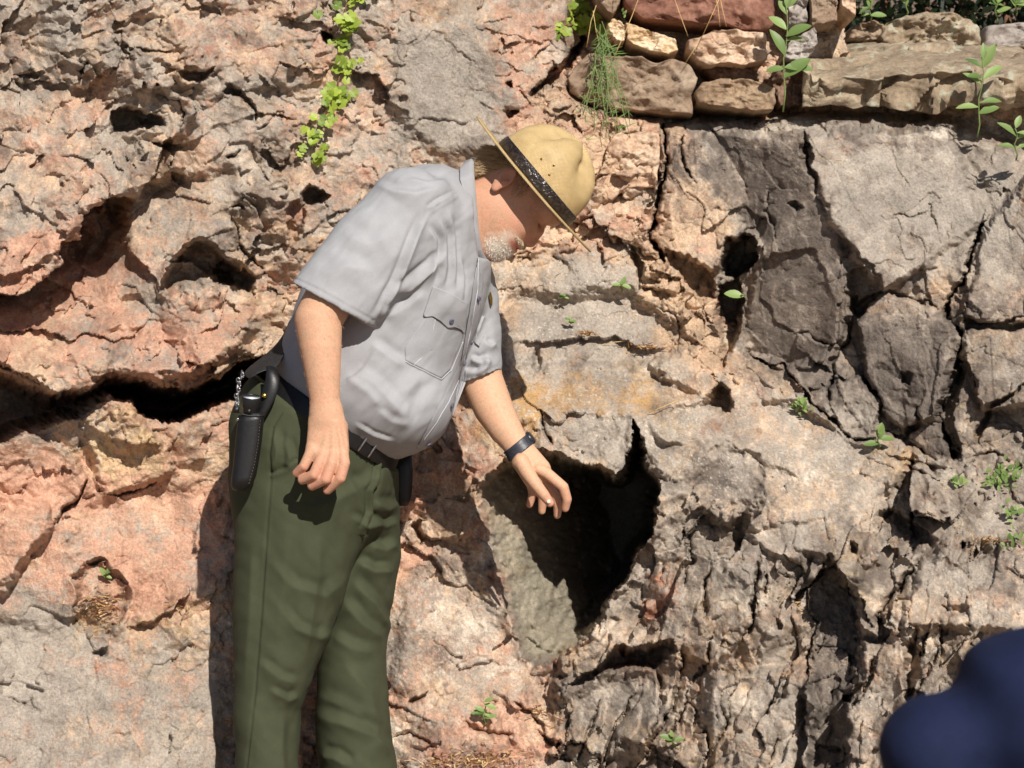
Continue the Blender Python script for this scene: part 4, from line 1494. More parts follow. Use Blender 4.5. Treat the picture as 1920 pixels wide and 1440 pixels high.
# near (right) arm and hand
F_ = Field(loc3(535, 930, -0.30), loc3(690, 460, -0.14), 0.0021)
F_.add(F_.chain([(655, 490, -.20, 46, .05), (618, 560, -.215, 46, .050), (597, 600, -.225, 45, .047), (601, 650, -.232, 39.5, .043), (605, 700, -.236, 33.5, .036), (609, 750, -.238, 28.5, .028), (612, 778, -.238, 29, .024)]))
F_.add(F_.chain([(612, 778, -.238, 29, .024), (613, 802, -.24, 36, .020), (614, 835, -.243, 40, .0175)]), .012)
for pts, r in (
        ([(586, 838, -.243), (581, 852, -.25), (570, 874, -.252), (556, 887, -.236)], (.0120, .0118, .0108, .0092)),
        ([(604, 846, -.246), (601, 864, -.256), (589, 890, -.260), (567, 900, -.242)], (.0125, .0125, .0118, .0100)),
        ([(622, 848, -.247), (622, 868, -.258), (611, 898, -.262), (585, 911, -.242)], (.0125, .0128, .0120, .0102)),
        ([(640, 846, -.244), (645, 868, -.254), (638, 896, -.258), (614, 919, -.240)], (.0125, .0128, .0118, .0100))):
    F_.add(F_.caps([(loc3(*p), q) for p, q in zip(pts, r)]), .0045)
for p in ((588, 846, -.252), (605, 853, -.256), (625, 855, -.257), (644, 855, -.253)):
    F_.add(F_.caps([(loc3(*p), .0085), (loc3(p[0], p[1] - 3, p[2]), .0085)]), .008)
for a, b in (((618, 790, -.2565), (606, 848, -.2585)), ((624, 790, -.257), (625, 848, -.2595)), ((632, 792, -.256), (643, 848, -.256))):
    F_.add(F_.caps([(loc3(*a), .0026), (loc3(*b), .0026)]), .008)              # tendons
F_.add(F_.caps([(loc3(640, 800, -.225), .014), (loc3(644, 845, -.212), .0125), (loc3(632, 885, -.205), .010)]), .01)   # thumb behind
av, af_ = F_.mesh(2)

# far (left) arm and hand
F_ = Field(loc3(850, 985, -0.07), loc3(1085, 640, 0.19), 0.0021)
F_.add(F_.chain([(893, 660, .10, 42, .05), (903, 712, .09, 40, .05), (925, 765, .065, 37, .043), (948, 805, .045, 31, .034), (972, 838, .03, 23.5, .025)]))
F_.add(F_.chain([(972, 838, .03, 23.5, .025), (986, 860, .02, 28, .022), (1004, 884, .015, 30, .02)]), .012)
for pts, r in (
        ([(1010, 880, .0), (1026, 888, -.004), (1056, 913, -.01), (1063, 936, -.004), (1060, 953, .004)], (.0135, .013, .0118, .0108, .0088)),
        ([(1006, 892, .018), (1022, 905, .022), (1041, 930, .024), (1046, 950, .03), (1045, 966, .036)], (.0135, .0125, .0115, .0105, .0085)),
        ([(996, 898, .028), (1008, 912, .034), (1018, 932, .038), (1016, 958, .046)], (.013, .0118, .011, .0085)),
        ([(988, 896, .036), (996, 910, .044), (999, 926, .048), (993, 946, .054)], (.012, .0105, .0098, .0078)),
        ([(978, 868, -.004), (990, 888, -.02), (1004, 908, -.03), (1020, 928, -.034), (1031, 943, -.032)], (.017, .0165, .0138, .0122, .0096))):
    F_.add(F_.caps([(loc3(*p), q) for p, q in zip(pts, r)]), .004)
F_.add(F_.caps([(loc3(975, 862, -.006), .012), (loc3(968, 868, .0), .009)]), .012)
lv, lf_ = F_.mesh(2)

# a plain trunk inside the clothes holds the pieces together
F_ = Field(loc3(490, 960, -.22), loc3(930, 350, .26), 0.011)
F_.add(F_.chain([(640, 800, .03, 120, .15), (690, 690, .02, 140, .17), (725, 600, .02, 140, .17), (775, 500, .03, 122, .155), (815, 425, .03, 90, .14), (862, 420, .03, 62, .07)]))
F_.add(F_.chain([(770, 420, -.10, 55, .055), (655, 500, -.20, 38, .042)]), .02)
F_.add(F_.chain([(850, 480, .12, 45, .055), (893, 665, .10, 34, .042)]), .02)
tv, tf_ = F_.mesh(2)


def skin_colour(v, which):
    n = fbm(v[:, 0] * 45, v[:, 1] * 45 + v[:, 2] * 30, 3, 500)
    n2_ = fbm(v[:, 0] * 160, v[:, 1] * 160 + v[:, 2] * 120, 2, 501)
    base = np.array(srgb(208, 166, 134))
    red = np.array(srgb(194, 132, 110))
    x, y = seen(v)
    k = 0.10 + 0.18 * n
    if which == 'head':
        q = (v - H0) @ np.stack([HF, HA, HL]).T * S
        k = k + 0.30 + 0.4 * np.exp(-((q[:, 0] - 116) / 16) ** 2 - ((q[:, 1] + 38) / 18) ** 2) + 0.35 * np.exp(-((q[:, 0] + 2) / 26) ** 2 - (q[:, 1] / 30) ** 2 - ((q[:, 2] + 74) / 16) ** 2)
        k = k + 0.25 * np.exp(-((q[:, 0] - 78) / 26) ** 2 - ((q[:, 1] + 25) / 24) ** 2)
    if which == 'right':
        k = k + 0.4 * sstep(835, 890, y) + 0.1
    if which == 'left':
        k = k + 0.35 * sstep(890, 950, y)
    c = base + (red - base) * np.clip(k, 0, 1.1)[:, None]
    c = c * (1 + 0.09 * n + 0.08 * n2_)[:, None]
    if which == 'head':
        lips = np.exp(-((q[:, 0] - 101) / 14) ** 2 - ((q[:, 1] + 66) / 6.5) ** 2)
        c = c + (np.array(srgb(180, 98, 86)) - c) * (0.75 * lips)[:, None]
        # beard: white chin, sandy lip and jaw
        f_, a_, l_ = q[:, 0], q[:, 1], q[:, 2]
        goat = np.maximum(sstep(1.2, 0.35, np.sqrt(((f_ - 88) / 33) ** 2 + ((a_ + 96) / 22) ** 2) + .3 * n2_), .7 * sstep(1.2, .4, np.sqrt(((f_ - 90) / 24) ** 2 + ((a_ + 74) / 24) ** 2) + .3 * n2_)) * (1 - np.clip(lips * 1.4, 0, 1))
        mous = sstep(1.2, 0.6, np.sqrt(((f_ - 92) / 26) ** 2 + ((a_ + 53) / 8) ** 2 + (l_ / 46) ** 2))
        stub = sstep(1.2, 0.4, np.sqrt(((f_ - 45) / 60) ** 2 + ((a_ + 72) / 42) ** 2))
        c = c + (np.array(srgb(150, 112, 88)) - c) * (0.40 * stub * (0.5 + 0.5 * np.clip(n2_ * 2, -1, 1)))[:, None]
        c = c + (np.array(srgb(190, 160, 126)) - c) * (0.7 * mous)[:, None]
        c = c + (np.array(srgb(222, 212, 196)) - c) * (0.9 * goat)[:, None]
        hair = sstep(-8, 6, np.maximum(-26 - f_ + 0.45 * np.maximum(a_, -40), np.where(a_ > 26, 20 - np.abs(f_), -50))) * sstep(-58, -44, a_ + 0.25 * f_)
        c = c + (np.array(srgb(196, 164, 122)) - c) * hair[:, None]
        brow = np.exp(-((f_ - 108) / 10) ** 2 - ((a_ - 19) / 4.5) ** 2 - ((np.abs(l_) - 26) / 16) ** 2)
        c = c + (np.array(srgb(150, 116, 86)) - c) * (0.8 * brow)[:, None]
        lash = np.exp(-((f_ - 102) / 6) ** 2 - ((a_ + 6) / 3.0) ** 2 - ((np.abs(l_) - 28) / 12) ** 2)
        c = c + (np.array(srgb(70, 46, 38)) - c) * (1.0 * lash)[:, None]
    return np.clip(c, 0.02, 0.9)


vs, fs, cs, off = [], [], [], 0
for vv, ff, w_ in ((hv, hf_, 'head'), (av, af_, 'right'), (lv, lf_, 'left'), (tv, tf_, 'trunk')):
    vs.append(vv)
    fs.append(ff + off)
    cs.append(skin_colour(vv, w_))
    off += len(vv)
BODY_V = np.concatenate(vs)
BODY_F = np.concatenate(fs).astype(np.int32)
me = mesh_from('body', to_world(BODY_V), BODY_F)
set_attr(me, 'skin', np.concatenate(cs))
m, nt, b = new_mat('skin')
L = nt.links
at_ = N(nt, 'ShaderNodeAttribute', attribute_name='skin')
tc = N(nt, 'ShaderNodeTexCoord')
nz = N(nt, 'ShaderNodeTexNoise', Scale=350.0, Detail=3.0)
L.new(tc.outputs['Object'], nz.inputs['Vector'])
r = ramp(nt, [(0.3, (0.9, 0.88, 0.87)), (0.7, (1.06, 1.06, 1.06))])
L.new(nz.outputs['Fac'], r.inputs['Fac'])
mx_ = N(nt, 'ShaderNodeMix', data_type='RGBA', blend_type='MULTIPLY')
mx_.inputs[0].default_value = 1.0
L.new(at_.outputs['Color'], mx_.inputs[6])
L.new(r.outputs['Color'], mx_.inputs[7])
L.new(mx_.outputs[2], b.inputs['Base Color'])
b.inputs['Roughness'].default_value = 0.6
b.inputs['Specular IOR Level'].default_value = 0.3
bp = N(nt, 'ShaderNodeBump', Strength=0.45, Distance=0.0014)
L.new(nz.outputs['Fac'], bp.inputs['Height'])
L.new(bp.outputs['Normal'], b.inputs['Normal'])
MAT_SKIN = m
body = link('body', me, MAT_SKIN, ranger)


def strands(name, v, n, sel_w, count, length, lean, mat, parent, width=0.0005, curl=0.4, seed=3):
    """short hairs rooted on the surface, each a thin two-step blade"""
    g = np.random.default_rng(seed)
    w = np.clip(sel_w, 0, None)
    ix = g.choice(len(v), count, p=w / w.sum())
    P = v[ix] + g.normal(0, .0008, (count, 3))
    d = n[ix] * 0.5 + np.array(lean) + g.normal(0, curl * 0.5, (count, 3))
    d /= np.linalg.norm(d, axis=1, keepdims=True)
    Ln = length * g.uniform(.6, 1.25, count)[:, None]
    sd = np.cross(d, g.normal(0, 1, (count, 3)))
    sd /= np.linalg.norm(sd, axis=1, keepdims=True) + 1e-9
    mid = P + d * Ln * 0.55
    d2 = d + np.array(lean) * 0.5 + g.normal(0, curl * 0.4, (count, 3))
    d2 /= np.linalg.norm(d2, axis=1, keepdims=True)
    tip = mid + d2 * Ln * 0.5
    V = np.stack([P - sd * width, P + sd * width, mid + sd * width * .7, mid - sd * width * .7, tip + sd * width * .2, tip - sd * width * .2], 1).reshape(-1, 3)
    k = np.arange(count)[:, None] * 6
    Fq = np.concatenate([k + np.array([0, 1, 2, 3]), k + np.array([3, 2, 4, 5])]).astype(np.int32)
    o = link(name, mesh_from(name, to_world(V), Fq), mat, parent)
    o['kind'] = 'stuff'
    return o


MAT_HAIR = simple_mat('sandy_grey_hair', srgb(188, 158, 120), 0.5, 0.35, 500)
MAT_BEARD = simple_mat('white_beard_hair', srgb(228, 220, 206), 0.55, 0.05, 500)
MAT_MOUST = simple_mat('sandy_moustache_hair', srgb(208, 186, 156), 0.55, 0.1, 500)
MAT_ARMHAIR = simple_mat('fair_arm_hair', srgb(190, 150, 105), 0.5, 0.2, 500)
hn_ = vnormals(hv, hf_)
q = (hv - H0) @ np.stack([HF, HA, HL]).T * S
f_, a_, l_ = q[:, 0], q[:, 1], q[:, 2]
strands('beard', hv, hn_, sstep(1.1, 0.7, np.sqrt(((f_ - 88) / 31) ** 2 + ((a_ + 94) / 22) ** 2)) ** .7 * (1 - .97 * np.exp(-((a_ + 66) / 7.5) ** 4) * sstep(80, 88, f_)) * (f_ > 40), 1500, .0045, HF * 0.25 - HA * 0.65, MAT_BEARD, body, width=.0003, curl=.3, seed=4)
strands('moustache', hv, hn_, sstep(1.1, 0.6, np.sqrt(((f_ - 92) / 24) ** 2 + ((a_ + 53) / 6) ** 2 + (l_ / 46) ** 2)), 1100, .0035, HF * 0.2 - HA * 0.6 - HL * .1, MAT_MOUST, body, seed=5)
strands('hair', hv, hn_, sstep(-4, 6, np.maximum(-26 - f_ + 0.45 * np.maximum(a_, -40), -50)) * sstep(-60, -46, a_ + .25 * f_) * (a_ < 28), 4500, .022, -HF * 0.5 - HA * 0.75, MAT_HAIR, body, curl=.25, width=.0006, seed=6)
strands('sideburn', hv, hn_, sstep(1.2, .6, np.sqrt(((f_ - 30) / 16) ** 2 + ((a_ - 18) / 26) ** 2)) * (np.abs(l_) > 45), 500, .010, -HA * .8, MAT_HAIR, body, curl=.25, seed=8)

# fair hair on the forearms, a nail on the thumb
an_ = vnormals(av, af_)
x_, y_ = seen(av)
strands('arm_hair', av, an_, sstep(600, 640, y_) * sstep(800, 740, y_), 300, .006, np.array((.25, -.8, 0)), MAT_ARMHAIR, body, width=.00022, curl=.5, seed=12)
ln_ = vnormals(lv, lf_)
x_, y_ = seen(lv)
strands('arm_hair', lv, ln_, sstep(700, 730, y_) * sstep(830, 800, y_), 220, .006, np.array((.5, -.7, 0)), MAT_ARMHAIR, body, width=.00022, curl=.5, seed=13)
nail = link('thumbnail', lathe('thumbnail', [(0, .0012), (.0030, .0009), (.0046, 0.0001), (.005, -.0012)], 16), simple_mat('nail', srgb(232, 196, 180), .3, .05, 100), body)
place(nail, to_world(loc3(1029, 940, -.0435)), dirw(.12, .25, -.95))

# ---- campaign hat --------------------------------------------------------------------------------------
hat_c = hp(34, 35)
HATA = HA + np.array((0.02, 0.0, -0.075))
HATA /= np.linalg.norm(HATA)
HATF = HF - HATA * (HF @ HATA)
HATF /= np.linalg.norm(HATF)
HATL = np.cross(HATF, HATA)


def straw_material():
    m, nt, b = new_mat('straw')
    L = nt.links
    tc = N(nt, 'ShaderNodeTexCoord')
    uvn = N(nt, 'ShaderNodeUVMap')
    uvn.uv_map = 'weave'
    ck = N(nt, 'ShaderNodeTexBrick', Scale=1.0)
    ck.inputs['Mortar Size'].default_value = 0.12
    ck.inputs['Brick Width'].default_value = 0.9
    ck.inputs['Row Height'].default_value = 0.5
    ck.inputs['Color1'].default_value = (*srgb(230, 206, 156), 1)
    ck.inputs['Color2'].default_value = (*srgb(218, 190, 138), 1)
    ck.inputs['Mortar'].default_value = (*srgb(172, 142, 94), 1)
    L.new(uvn.outputs['UV'], ck.inputs['Vector'])
    nz = N(nt, 'ShaderNodeTexNoise', Scale=30.0, Detail=4.0)
    L.new(tc.outputs['Object'], nz.inputs['Vector'])
    r = ramp(nt, [(0.3, (0.82, 0.80, 0.76)), (0.7, (1.05, 1.05, 1.04))])
    L.new(nz.outputs['Fac'], r.inputs['Fac'])
    mx = N(nt, 'ShaderNodeMix', data_type='RGBA', blend_type='MULTIPLY')
    mx.inputs[0].default_value = 1.0
    L.new(ck.outputs['Color'], mx.inputs[6])
    L.new(r.outputs['Color'], mx.inputs[7])
    L.new(mx.outputs[2], b.inputs['Base Color'])
    b.inputs['Roughness'].default_value = 0.6
    bp = N(nt, 'ShaderNodeBump', Strength=0.5, Distance=0.001)
    L.new(ck.outputs['Fac'], bp.inputs['Height'])
    bp.invert = True
    L.new(bp.outputs['Normal'], b.inputs['Normal'])
    return m


def ring_mesh(name, R, closed_top=False, uvs=(90, 1)):
    """R: (rows, seg, 3) points in the ranger's frame"""
    nr, ns = R.shape[:2]
    v = R.reshape(-1, 3)
    i = np.arange(nr * ns).reshape(nr, ns)
    j = np.roll(i, -1, 1)
    f = np.stack([i[:-1], j[:-1], j[1:], i[1:]], -1).reshape(-1, 4)
    me = mesh_from(name, to_world(v), f.astype(np.int32))
    uv = me.uv_layers.new(name='weave')
    li = np.zeros(len(me.loops), np.int32)
    me.loops.foreach_get('vertex_index', li)
    U = (li % ns) / ns * uvs[0]
    first = np.arange(len(li)) % 4
    U = np.where(((first == 1) | (first == 2)) & (li % ns == 0), uvs[0], U)
    V_ = (li // ns) / (nr - 1) * uvs[1]
    uv.data.foreach_set('uv', np.stack([U, V_], 1).ravel().astype(np.float32))
    bm = bmesh.new()
    bm.from_mesh(me)
    bmesh.ops.recalc_face_normals(bm, faces=bm.faces)
    bm.to_mesh(me)
    bm.free()
    return me


NS = 160
th = np.linspace(0, 2 * np.pi, NS, endpoint=False)


def crown_pt(t, th, grow=0.0):
    prof = np.interp(t, [0, .12, .3, .48, .68, .82, .90, .96, 1.0], [100, 100, 97.5, 93.5, 84, 66, 48, 28, 3])
    hgt = 124 * t
    # four dents pinch the upper crown
    dent = np.zeros_like(th)
    for k in range(4):
        c = math.radians(45 + 90 * k + (4 if k % 2 else -4))
        dd = (th - c + np.pi) % (2 * np.pi) - np.pi
        dent += np.exp(-(dd / 0.40) ** 2)
    dep = 0.46 * np.exp(-((t - 0.76) / 0.20) ** 2) * dent
    r = (prof + grow) * (1 - dep)
    peak = hgt - 9 * dent * np.exp(-((t - .93) / .10) ** 2)
    lat = 0.80 + 0.06 * t
    return hat_c + (np.outer(r * np.cos(th), HATF) + np.outer(r * np.sin(th) * lat, HATL) + np.outer(peak * np.ones_like(th), HATA)) / S


MAT_STRAW = straw_material()
hat = link('hat', ring_mesh('hat', np.stack([crown_pt(t, th) for t in np.concatenate([np.linspace(0, .6, 22), np.linspace(.63, 1, 30)])]), uvs=(150, 52)), MAT_STRAW, ranger)
hat['label'] = 'tan straw campaign hat with tooled dark band'


def brim_rows():
    rows = []
    for s_, z in ((0.60, 1.5), (0.7, 1.5), (0.85, 1.6), (0.97, 1.8), (1.0, 1.2), (1.003, -.6), (1.0, -2.2), (0.97, -2.6), (0.85, -2.4), (0.7, -2.4), (0.60, -2.4)):
        r = s_
        zz = z + 2.5 * np.cos(2 * th) * (s_ ** 2) + 3.5 * (s_ - .6)
        rows.append(hat_c + (np.outer(167 * r * np.cos(th), HATF) + np.outer(131 * r * np.sin(th), HATL) + np.outer(zz, HATA)) / S)
    return np.stack(rows)


link('brim', ring_mesh('brim', brim_rows(), uvs=(190, 22)), MAT_STRAW, hat)
m, nt, b = new_mat('tooled_dark_leather')
L = nt.links
uvn = N(nt, 'ShaderNodeUVMap')
uvn.uv_map = 'weave'
vo = N(nt, 'ShaderNodeTexVoronoi', Scale=1.0, feature='DISTANCE_TO_EDGE')
wv = N(nt, 'ShaderNodeTexNoise', Scale=1.6, Detail=2.0)
mpn = N(nt, 'ShaderNodeVectorMath', operation='MULTIPLY_ADD')
L.new(uvn.outputs['UV'], wv.inputs['Vector'])
L.new(wv.outputs['Color'], mpn.inputs[0])
mpn.inputs[1].default_value = (1.1, 1.1, 0)
L.new(uvn.outputs['UV'], mpn.inputs[2])
L.new(mpn.outputs[0], vo.inputs['Vector'])
r = ramp(nt, [(0.03, (0.010, 0.006, 0.005)), (0.22, (0.035, 0.022, 0.018))])
L.new(vo.outputs['Distance'], r.inputs['Fac'])
L.new(r.outputs['Color'], b.inputs['Base Color'])
b.inputs['Roughness'].default_value = 0.32
b.inputs['Specular IOR Level'].default_value = 0.6
bp = N(nt, 'ShaderNodeBump', Strength=1.0, Distance=0.004)
L.new(vo.outputs['Distance'], bp.inputs['Height'])
L.new(bp.outputs['Normal'], b.inputs['Normal'])
MAT_BAND = m
link('hat_band', ring_mesh('hat_band', np.stack([crown_pt(t, th, g) for t, g in ((0.015, .3), (.02, 2.4), (.05, 3.0), (.1, 3.0), (.15, 3.0), (.195, 2.6), (.2, .2))]), uvs=(44, 3.2)), MAT_BAND, hat)
for tt, ang in ((.36, -1.75), (.44, -1.50), (.30, -1.42)):
    p = crown_pt(tt, np.array([ang, ang + .01]), 0.6)
    o = link('eyelet', lathe('eyelet', [(.0010, .0006), (.0016, .001), (.0026, .0006), (.0028, -.001)], 12), MAT_BRASS, hat)
    pr = crown_pt(tt, np.array([ang]), 8.0)[0]
    place(o, to_world(p[0]), to_world(pr) - to_world(p[0]))
    o2 = link('eyelet', lathe('eyelet', [(.0005, .0009), (.0014, .0008), (.0014, -.001)], 10), MAT_LEATHER, hat)
    place(o2, to_world(p[0]), to_world(pr) - to_world(p[0]))

# ---- shirt details ------------------------------------------------------------------------------------
patch('pocket', BV_SH, [(800, 590), (869, 622), (864, 640), (843, 692), (826, 709), (760, 676), (759, 652), (772, 630)], .0022, MAT_SHIRT, shirt, puff=.004)
patch('pocket_flap', BV_SH, [(811, 536), (845, 550), (873, 568), (868, 625), (862, 617), (851, 612), (838, 614), (823, 600), (810, 592), (795, 594), (793, 590), (803, 560)], .0055, MAT_SHIRT, shirt, puff=.001)
patch('pocket_flap', BV_SH, [(904, 592), (912, 600), (906, 630), (899, 650), (888, 642), (893, 622)], .0055, MAT_SHIRT, shirt)
patch('placket', BV_SH, [(894, 482), (900, 512), (893, 545), (886, 580), (880, 620), (872, 660), (860, 710), (842, 750), (818, 790), (795, 822), (780, 840), (795, 843), (812, 830), (835, 800), (855, 765), (868, 735), (876, 700), (884, 660), (892, 620), (899, 575), (905, 530), (904, 500)], .0025, MAT_SHIRT, shirt)
for p in ((844, 600), (893, 560), (866, 680), (843, 760), (801, 830), (880, 640)):
    h_ = hit(BV_SH, p[0], p[1], .0065)
    if h_:
        o = link('button', lathe('button', [(.0, .0012), (.003, .0014), (.0052, .0022), (.006, .0012), (.0058, -.001)], 16), MAT_BUTTON, shirt)
        place(o, h_[0], h_[1])
for ln in ([(760, 678), (826, 711), (844, 694), (866, 640)], [(895, 485), (893, 545), (880, 620), (870, 665), (858, 712), (840, 752), (816, 792), (793, 824)], [(815, 598), (806, 640), (792, 668), (775, 684)]):
    pts = on_line(BV_SH, ln, .0032)
    if len(pts) > 3:
        link('stitching', tube_mesh('stitching', pts, .0007, 5), MAT_WHITE_EDGE, shirt)


def sheet(name, rows, mat, parent, thick=.0025):
    """a thick cloth sheet through rows of world points"""
    nr, nc = len(rows), len(rows[0])
    vs = [tuple(p) for rw in rows for p in rw]
    fs = [(i * nc + j, i * nc + j + 1, (i + 1) * nc + j + 1, (i + 1) * nc + j) for i in range(nr - 1) for j in range(nc - 1)]
    me = bpy.data.meshes.new(name)
    me.from_pydata(vs, [], fs)
    me.polygons.foreach_set('use_smooth', [True] * len(me.polygons))
    o = link(name, me, mat, parent)
    md = o.modifiers.new('Solid', 'SOLIDIFY')
    md.thickness = thick
    md.offset = 0
    sb = o.modifiers.new('Sub', 'SUBSURF')
    sb.levels = sb.render_levels = 2
    return o


# collar: stands round the neck and folds down on the near side
col_top = [(896, 296, .06), (889, 306, .0), (890, 330, -.045), (893, 365, -.062), (896, 405, -.066), (899, 440, -.058), (904, 470, -.04), (914, 488, -.01)]
col_fold = [(888, 292, .065), (882, 301, .0), (884, 328, -.053), (888, 365, -.072), (891, 405, -.076), (894, 440, -.067), (899, 468, -.048), (908, 490, -.015)]
col_out = [(876, 300, .07), (862, 314, -.01), (862, 336, -.078), (873, 368, -.092), (878, 405, -.094), (876, 438, -.085), (871, 470, -.072), (894, 476, -.035)]
col_in = [(884, 318, .06), (878, 325, .0), (880, 345, -.045), (884, 372, -.06), (887, 405, -.063), (890, 436, -.056), (896, 462, -.04), (906, 480, -.01)]


def dense(pts, k=4):
    q = np.array(pts, float)
    t = np.linspace(0, len(q) - 1, (len(q) - 1) * k + 1)
    return np.stack([np.interp(t, np.arange(len(q)), q[:, i]) for i in range(3)], 1)


rows = []
for A_, B_, n_ in ((col_in, col_top, 3), (col_top, col_fold, 2), (col_fold, col_out, 5)):
    a, b_ = dense(A_), dense(B_)
    for k in range(n_):
        rows.append([at(*p) for p in a + (b_ - a) * k / n_])
rows.append([at(*p) for p in dense(col_out)])
sheet('collar', rows, MAT_SHIRT, shirt, .002)
# far collar wing
sheet('collar', [[at(*p) for p in r_] for r_ in ([(897, 470, -.03), (906, 478, -.01), (915, 488, .03)], [(900, 492, -.035), (908, 500, -.02), (922, 500, .03)], [(898, 520, -.04), (906, 512, -.03), (916, 506, .02)])], MAT_SHIRT, shirt, .002)
# gold badge on the far breast
h_ = hit(BV_SH, 916, 560, .006)
if h_:
    bme = bpy.data.meshes.new('badge')
    bme.from_pydata([(0, .016, 0), (.006, .012, 0), (.008, 0, 0), (.005, -.012, 0), (0, -.018, 0), (-.005, -.012, 0), (-.008, 0, 0), (-.006, .012, 0), (0, 0, .004)], [], [(i, (i + 1) % 8, 8) for i in range(8)])
    o = link('badge', bme, MAT_BRASS, shirt)
    o['label'] = 'small gold badge'
    place(o, h_[0], h_[1])
# ---- belt -------------------------------------------------------------------------------------------
F_ = Field(loc3(495, 905, -.22), loc3(775, 650, .27), 0.0034)
w_ = F_.chain([(642, 762, .03, 136, .188), (592, 830, .03, 161, .193)])
pl = F_.plane(BELT_P, BELT_N)
F_.add(np.maximum(w_ - .004, np.abs(pl + .002) - .0205))
F_.sub(w_ + .006)
v, f = F_.mesh(2)
belt = link('belt', mesh_from('belt', to_world(v), f), MAT_LEATHER, ranger)
BV_BELT = BVHTree.FromPolygons([tuple(p) for p in to_world(v)], [tuple(int(i) for i in q_) for q_ in f])
for p in ((700, 838), (682, 826)):
    h_ = hit(BV_BELT, p[0], p[1], .004)
    if h_:
        o = link('belt_keeper', tube_mesh('belt_keeper', [h_[0] + Vector(dirw(*(BELT_N * q_))) for q_ in (-.026, -.01, .01, .026)], [.0025, .003, .003, .0025], 8), MAT_STEEL, belt)

# ---- boots (below the picture) ------------------------------------------------------------------------
MAT_BOOT = simple_mat('brown_boot_leather', srgb(70, 46, 32), 0.5, 0.3, 60, 0.3, 200)
for (bx, by, bd) in ((506, 1600, -.03), (681, 1600, .12)):
    F_ = Field((-.09, -.02, -.13), (.30, .16, .13), 0.006)
    F_.add(F_.caps([(np.array((0, .03, 0)), .045), (np.array((0, .13, 0)), .052)]))
    F_.add(F_.caps([(np.array((-.02, .035, 0)), .044), (np.array((.10, .04, 0)), .046), (np.array((.20, .03, 0)), .042)]), .03)
    F_.cut(-F_.plane((0, 0, 0), (0, 1, 0)))
    v, f = F_.mesh(2)
    g_ = at(bx, by, bd)
    W_ = np.stack([g_[0] + v[:, 0], g_[1] + v[:, 2], 0.004 + v[:, 1]], 1)
    bt = link('boot', mesh_from('boot', W_, f[:, ::-1].copy()), MAT_BOOT, ranger)
# ---- wrist watch -------------------------------------------------------------------------------------
F_ = Field(loc3(940, 870, -.03), loc3(1010, 800, .09), 0.0016)
arm = F_.chain([(948, 805, .045, 31, .034), (972, 838, .03, 23.5, .025), (986, 860, .02, 26, .022)])
wa, wb = loc3(959, 850, .03), loc3(994, 822, .03)
wd = (wb - wa) / np.linalg.norm(wb - wa)
wn_ = np.array((-wd[1], wd[0], 0.0))
pl = F_.plane(0.5 * (wa + wb), wn_)
F_.add(np.maximum(arm - .0052, np.abs(pl) - .0125))
F_.sub(arm - .0006)
wc = 0.5 * (wa + wb)
v, f = F_.mesh(1)
watch = link('wristwatch', mesh_from('wristwatch', to_world(v), f), simple_mat('black_watch_rubber', srgb(50, 50, 58), 0.45, 0.25, 200, .2), ranger)
watch['label'] = 'dark rubber wristwatch'
c_ = loc3(993, 822, .03)
o = link('watch_case', lathe('watch_case', [(.0, .006), (.012, .006), (.0145, .004), (.016, .0), (.0155, -.004)], 28), simple_mat('dark_watch_case', srgb(40, 40, 46), .35, .2, 200), watch)
place(o, to_world(c_ + wd * .002), dirw(*(wd + np.array((0, 0, -.15)))))

# ---- holster on the back hip, flashlight in it ----------------------------------------------------------
def slab_loft(name, secs, mat, parent, n=20, power=3.0):
    """a closed form through sections (centre, half-width vector, half-depth vector), all world space"""
    vs, fs = [], []
    for c, a, b_ in secs:
        c, a, b_ = np.array(c), np.array(a), np.array(b_)
        for k in range(n):
            t = 2 * math.pi * k / n
            cx_, sx_ = math.cos(t), math.sin(t)
            q_ = (abs(cx_) ** power + abs(sx_) ** power) ** (-1 / power)
            vs.append(tuple(c + a * cx_ * q_ + b_ * sx_ * q_))
    for i in range(len(secs) - 1):
        for k in range(n):
            k2 = (k + 1) % n
            fs.append((i * n + k, i * n + k2, (i + 1) * n + k2, (i + 1) * n + k))
    fs.append(tuple(range(n))[::-1])
    fs.append(tuple((len(secs) - 1) * n + k for k in range(n)))
    me = bpy.data.meshes.new(name)
    me.from_pydata(vs, [], fs)
    me.polygons.foreach_set('use_smooth', [len(p.vertices) == 4 for p in me.polygons])
    bm = bmesh.new()
    bm.from_mesh(me)
    bmesh.ops.recalc_face_normals(bm, faces=bm.faces)
    bm.to_mesh(me)
    bm.free()
    return link(name, me, mat, parent)


HD = -.165
hol_ax = loc3(460, 910, HD) - loc3(472, 775, HD)


def hs(px_, py_, w, dd=.021, d=HD):
    a = dirw(w / S, 0.12 * w / S, 0.0)
    return (at(px_, py_, d), a, dirw(0, 0, dd))


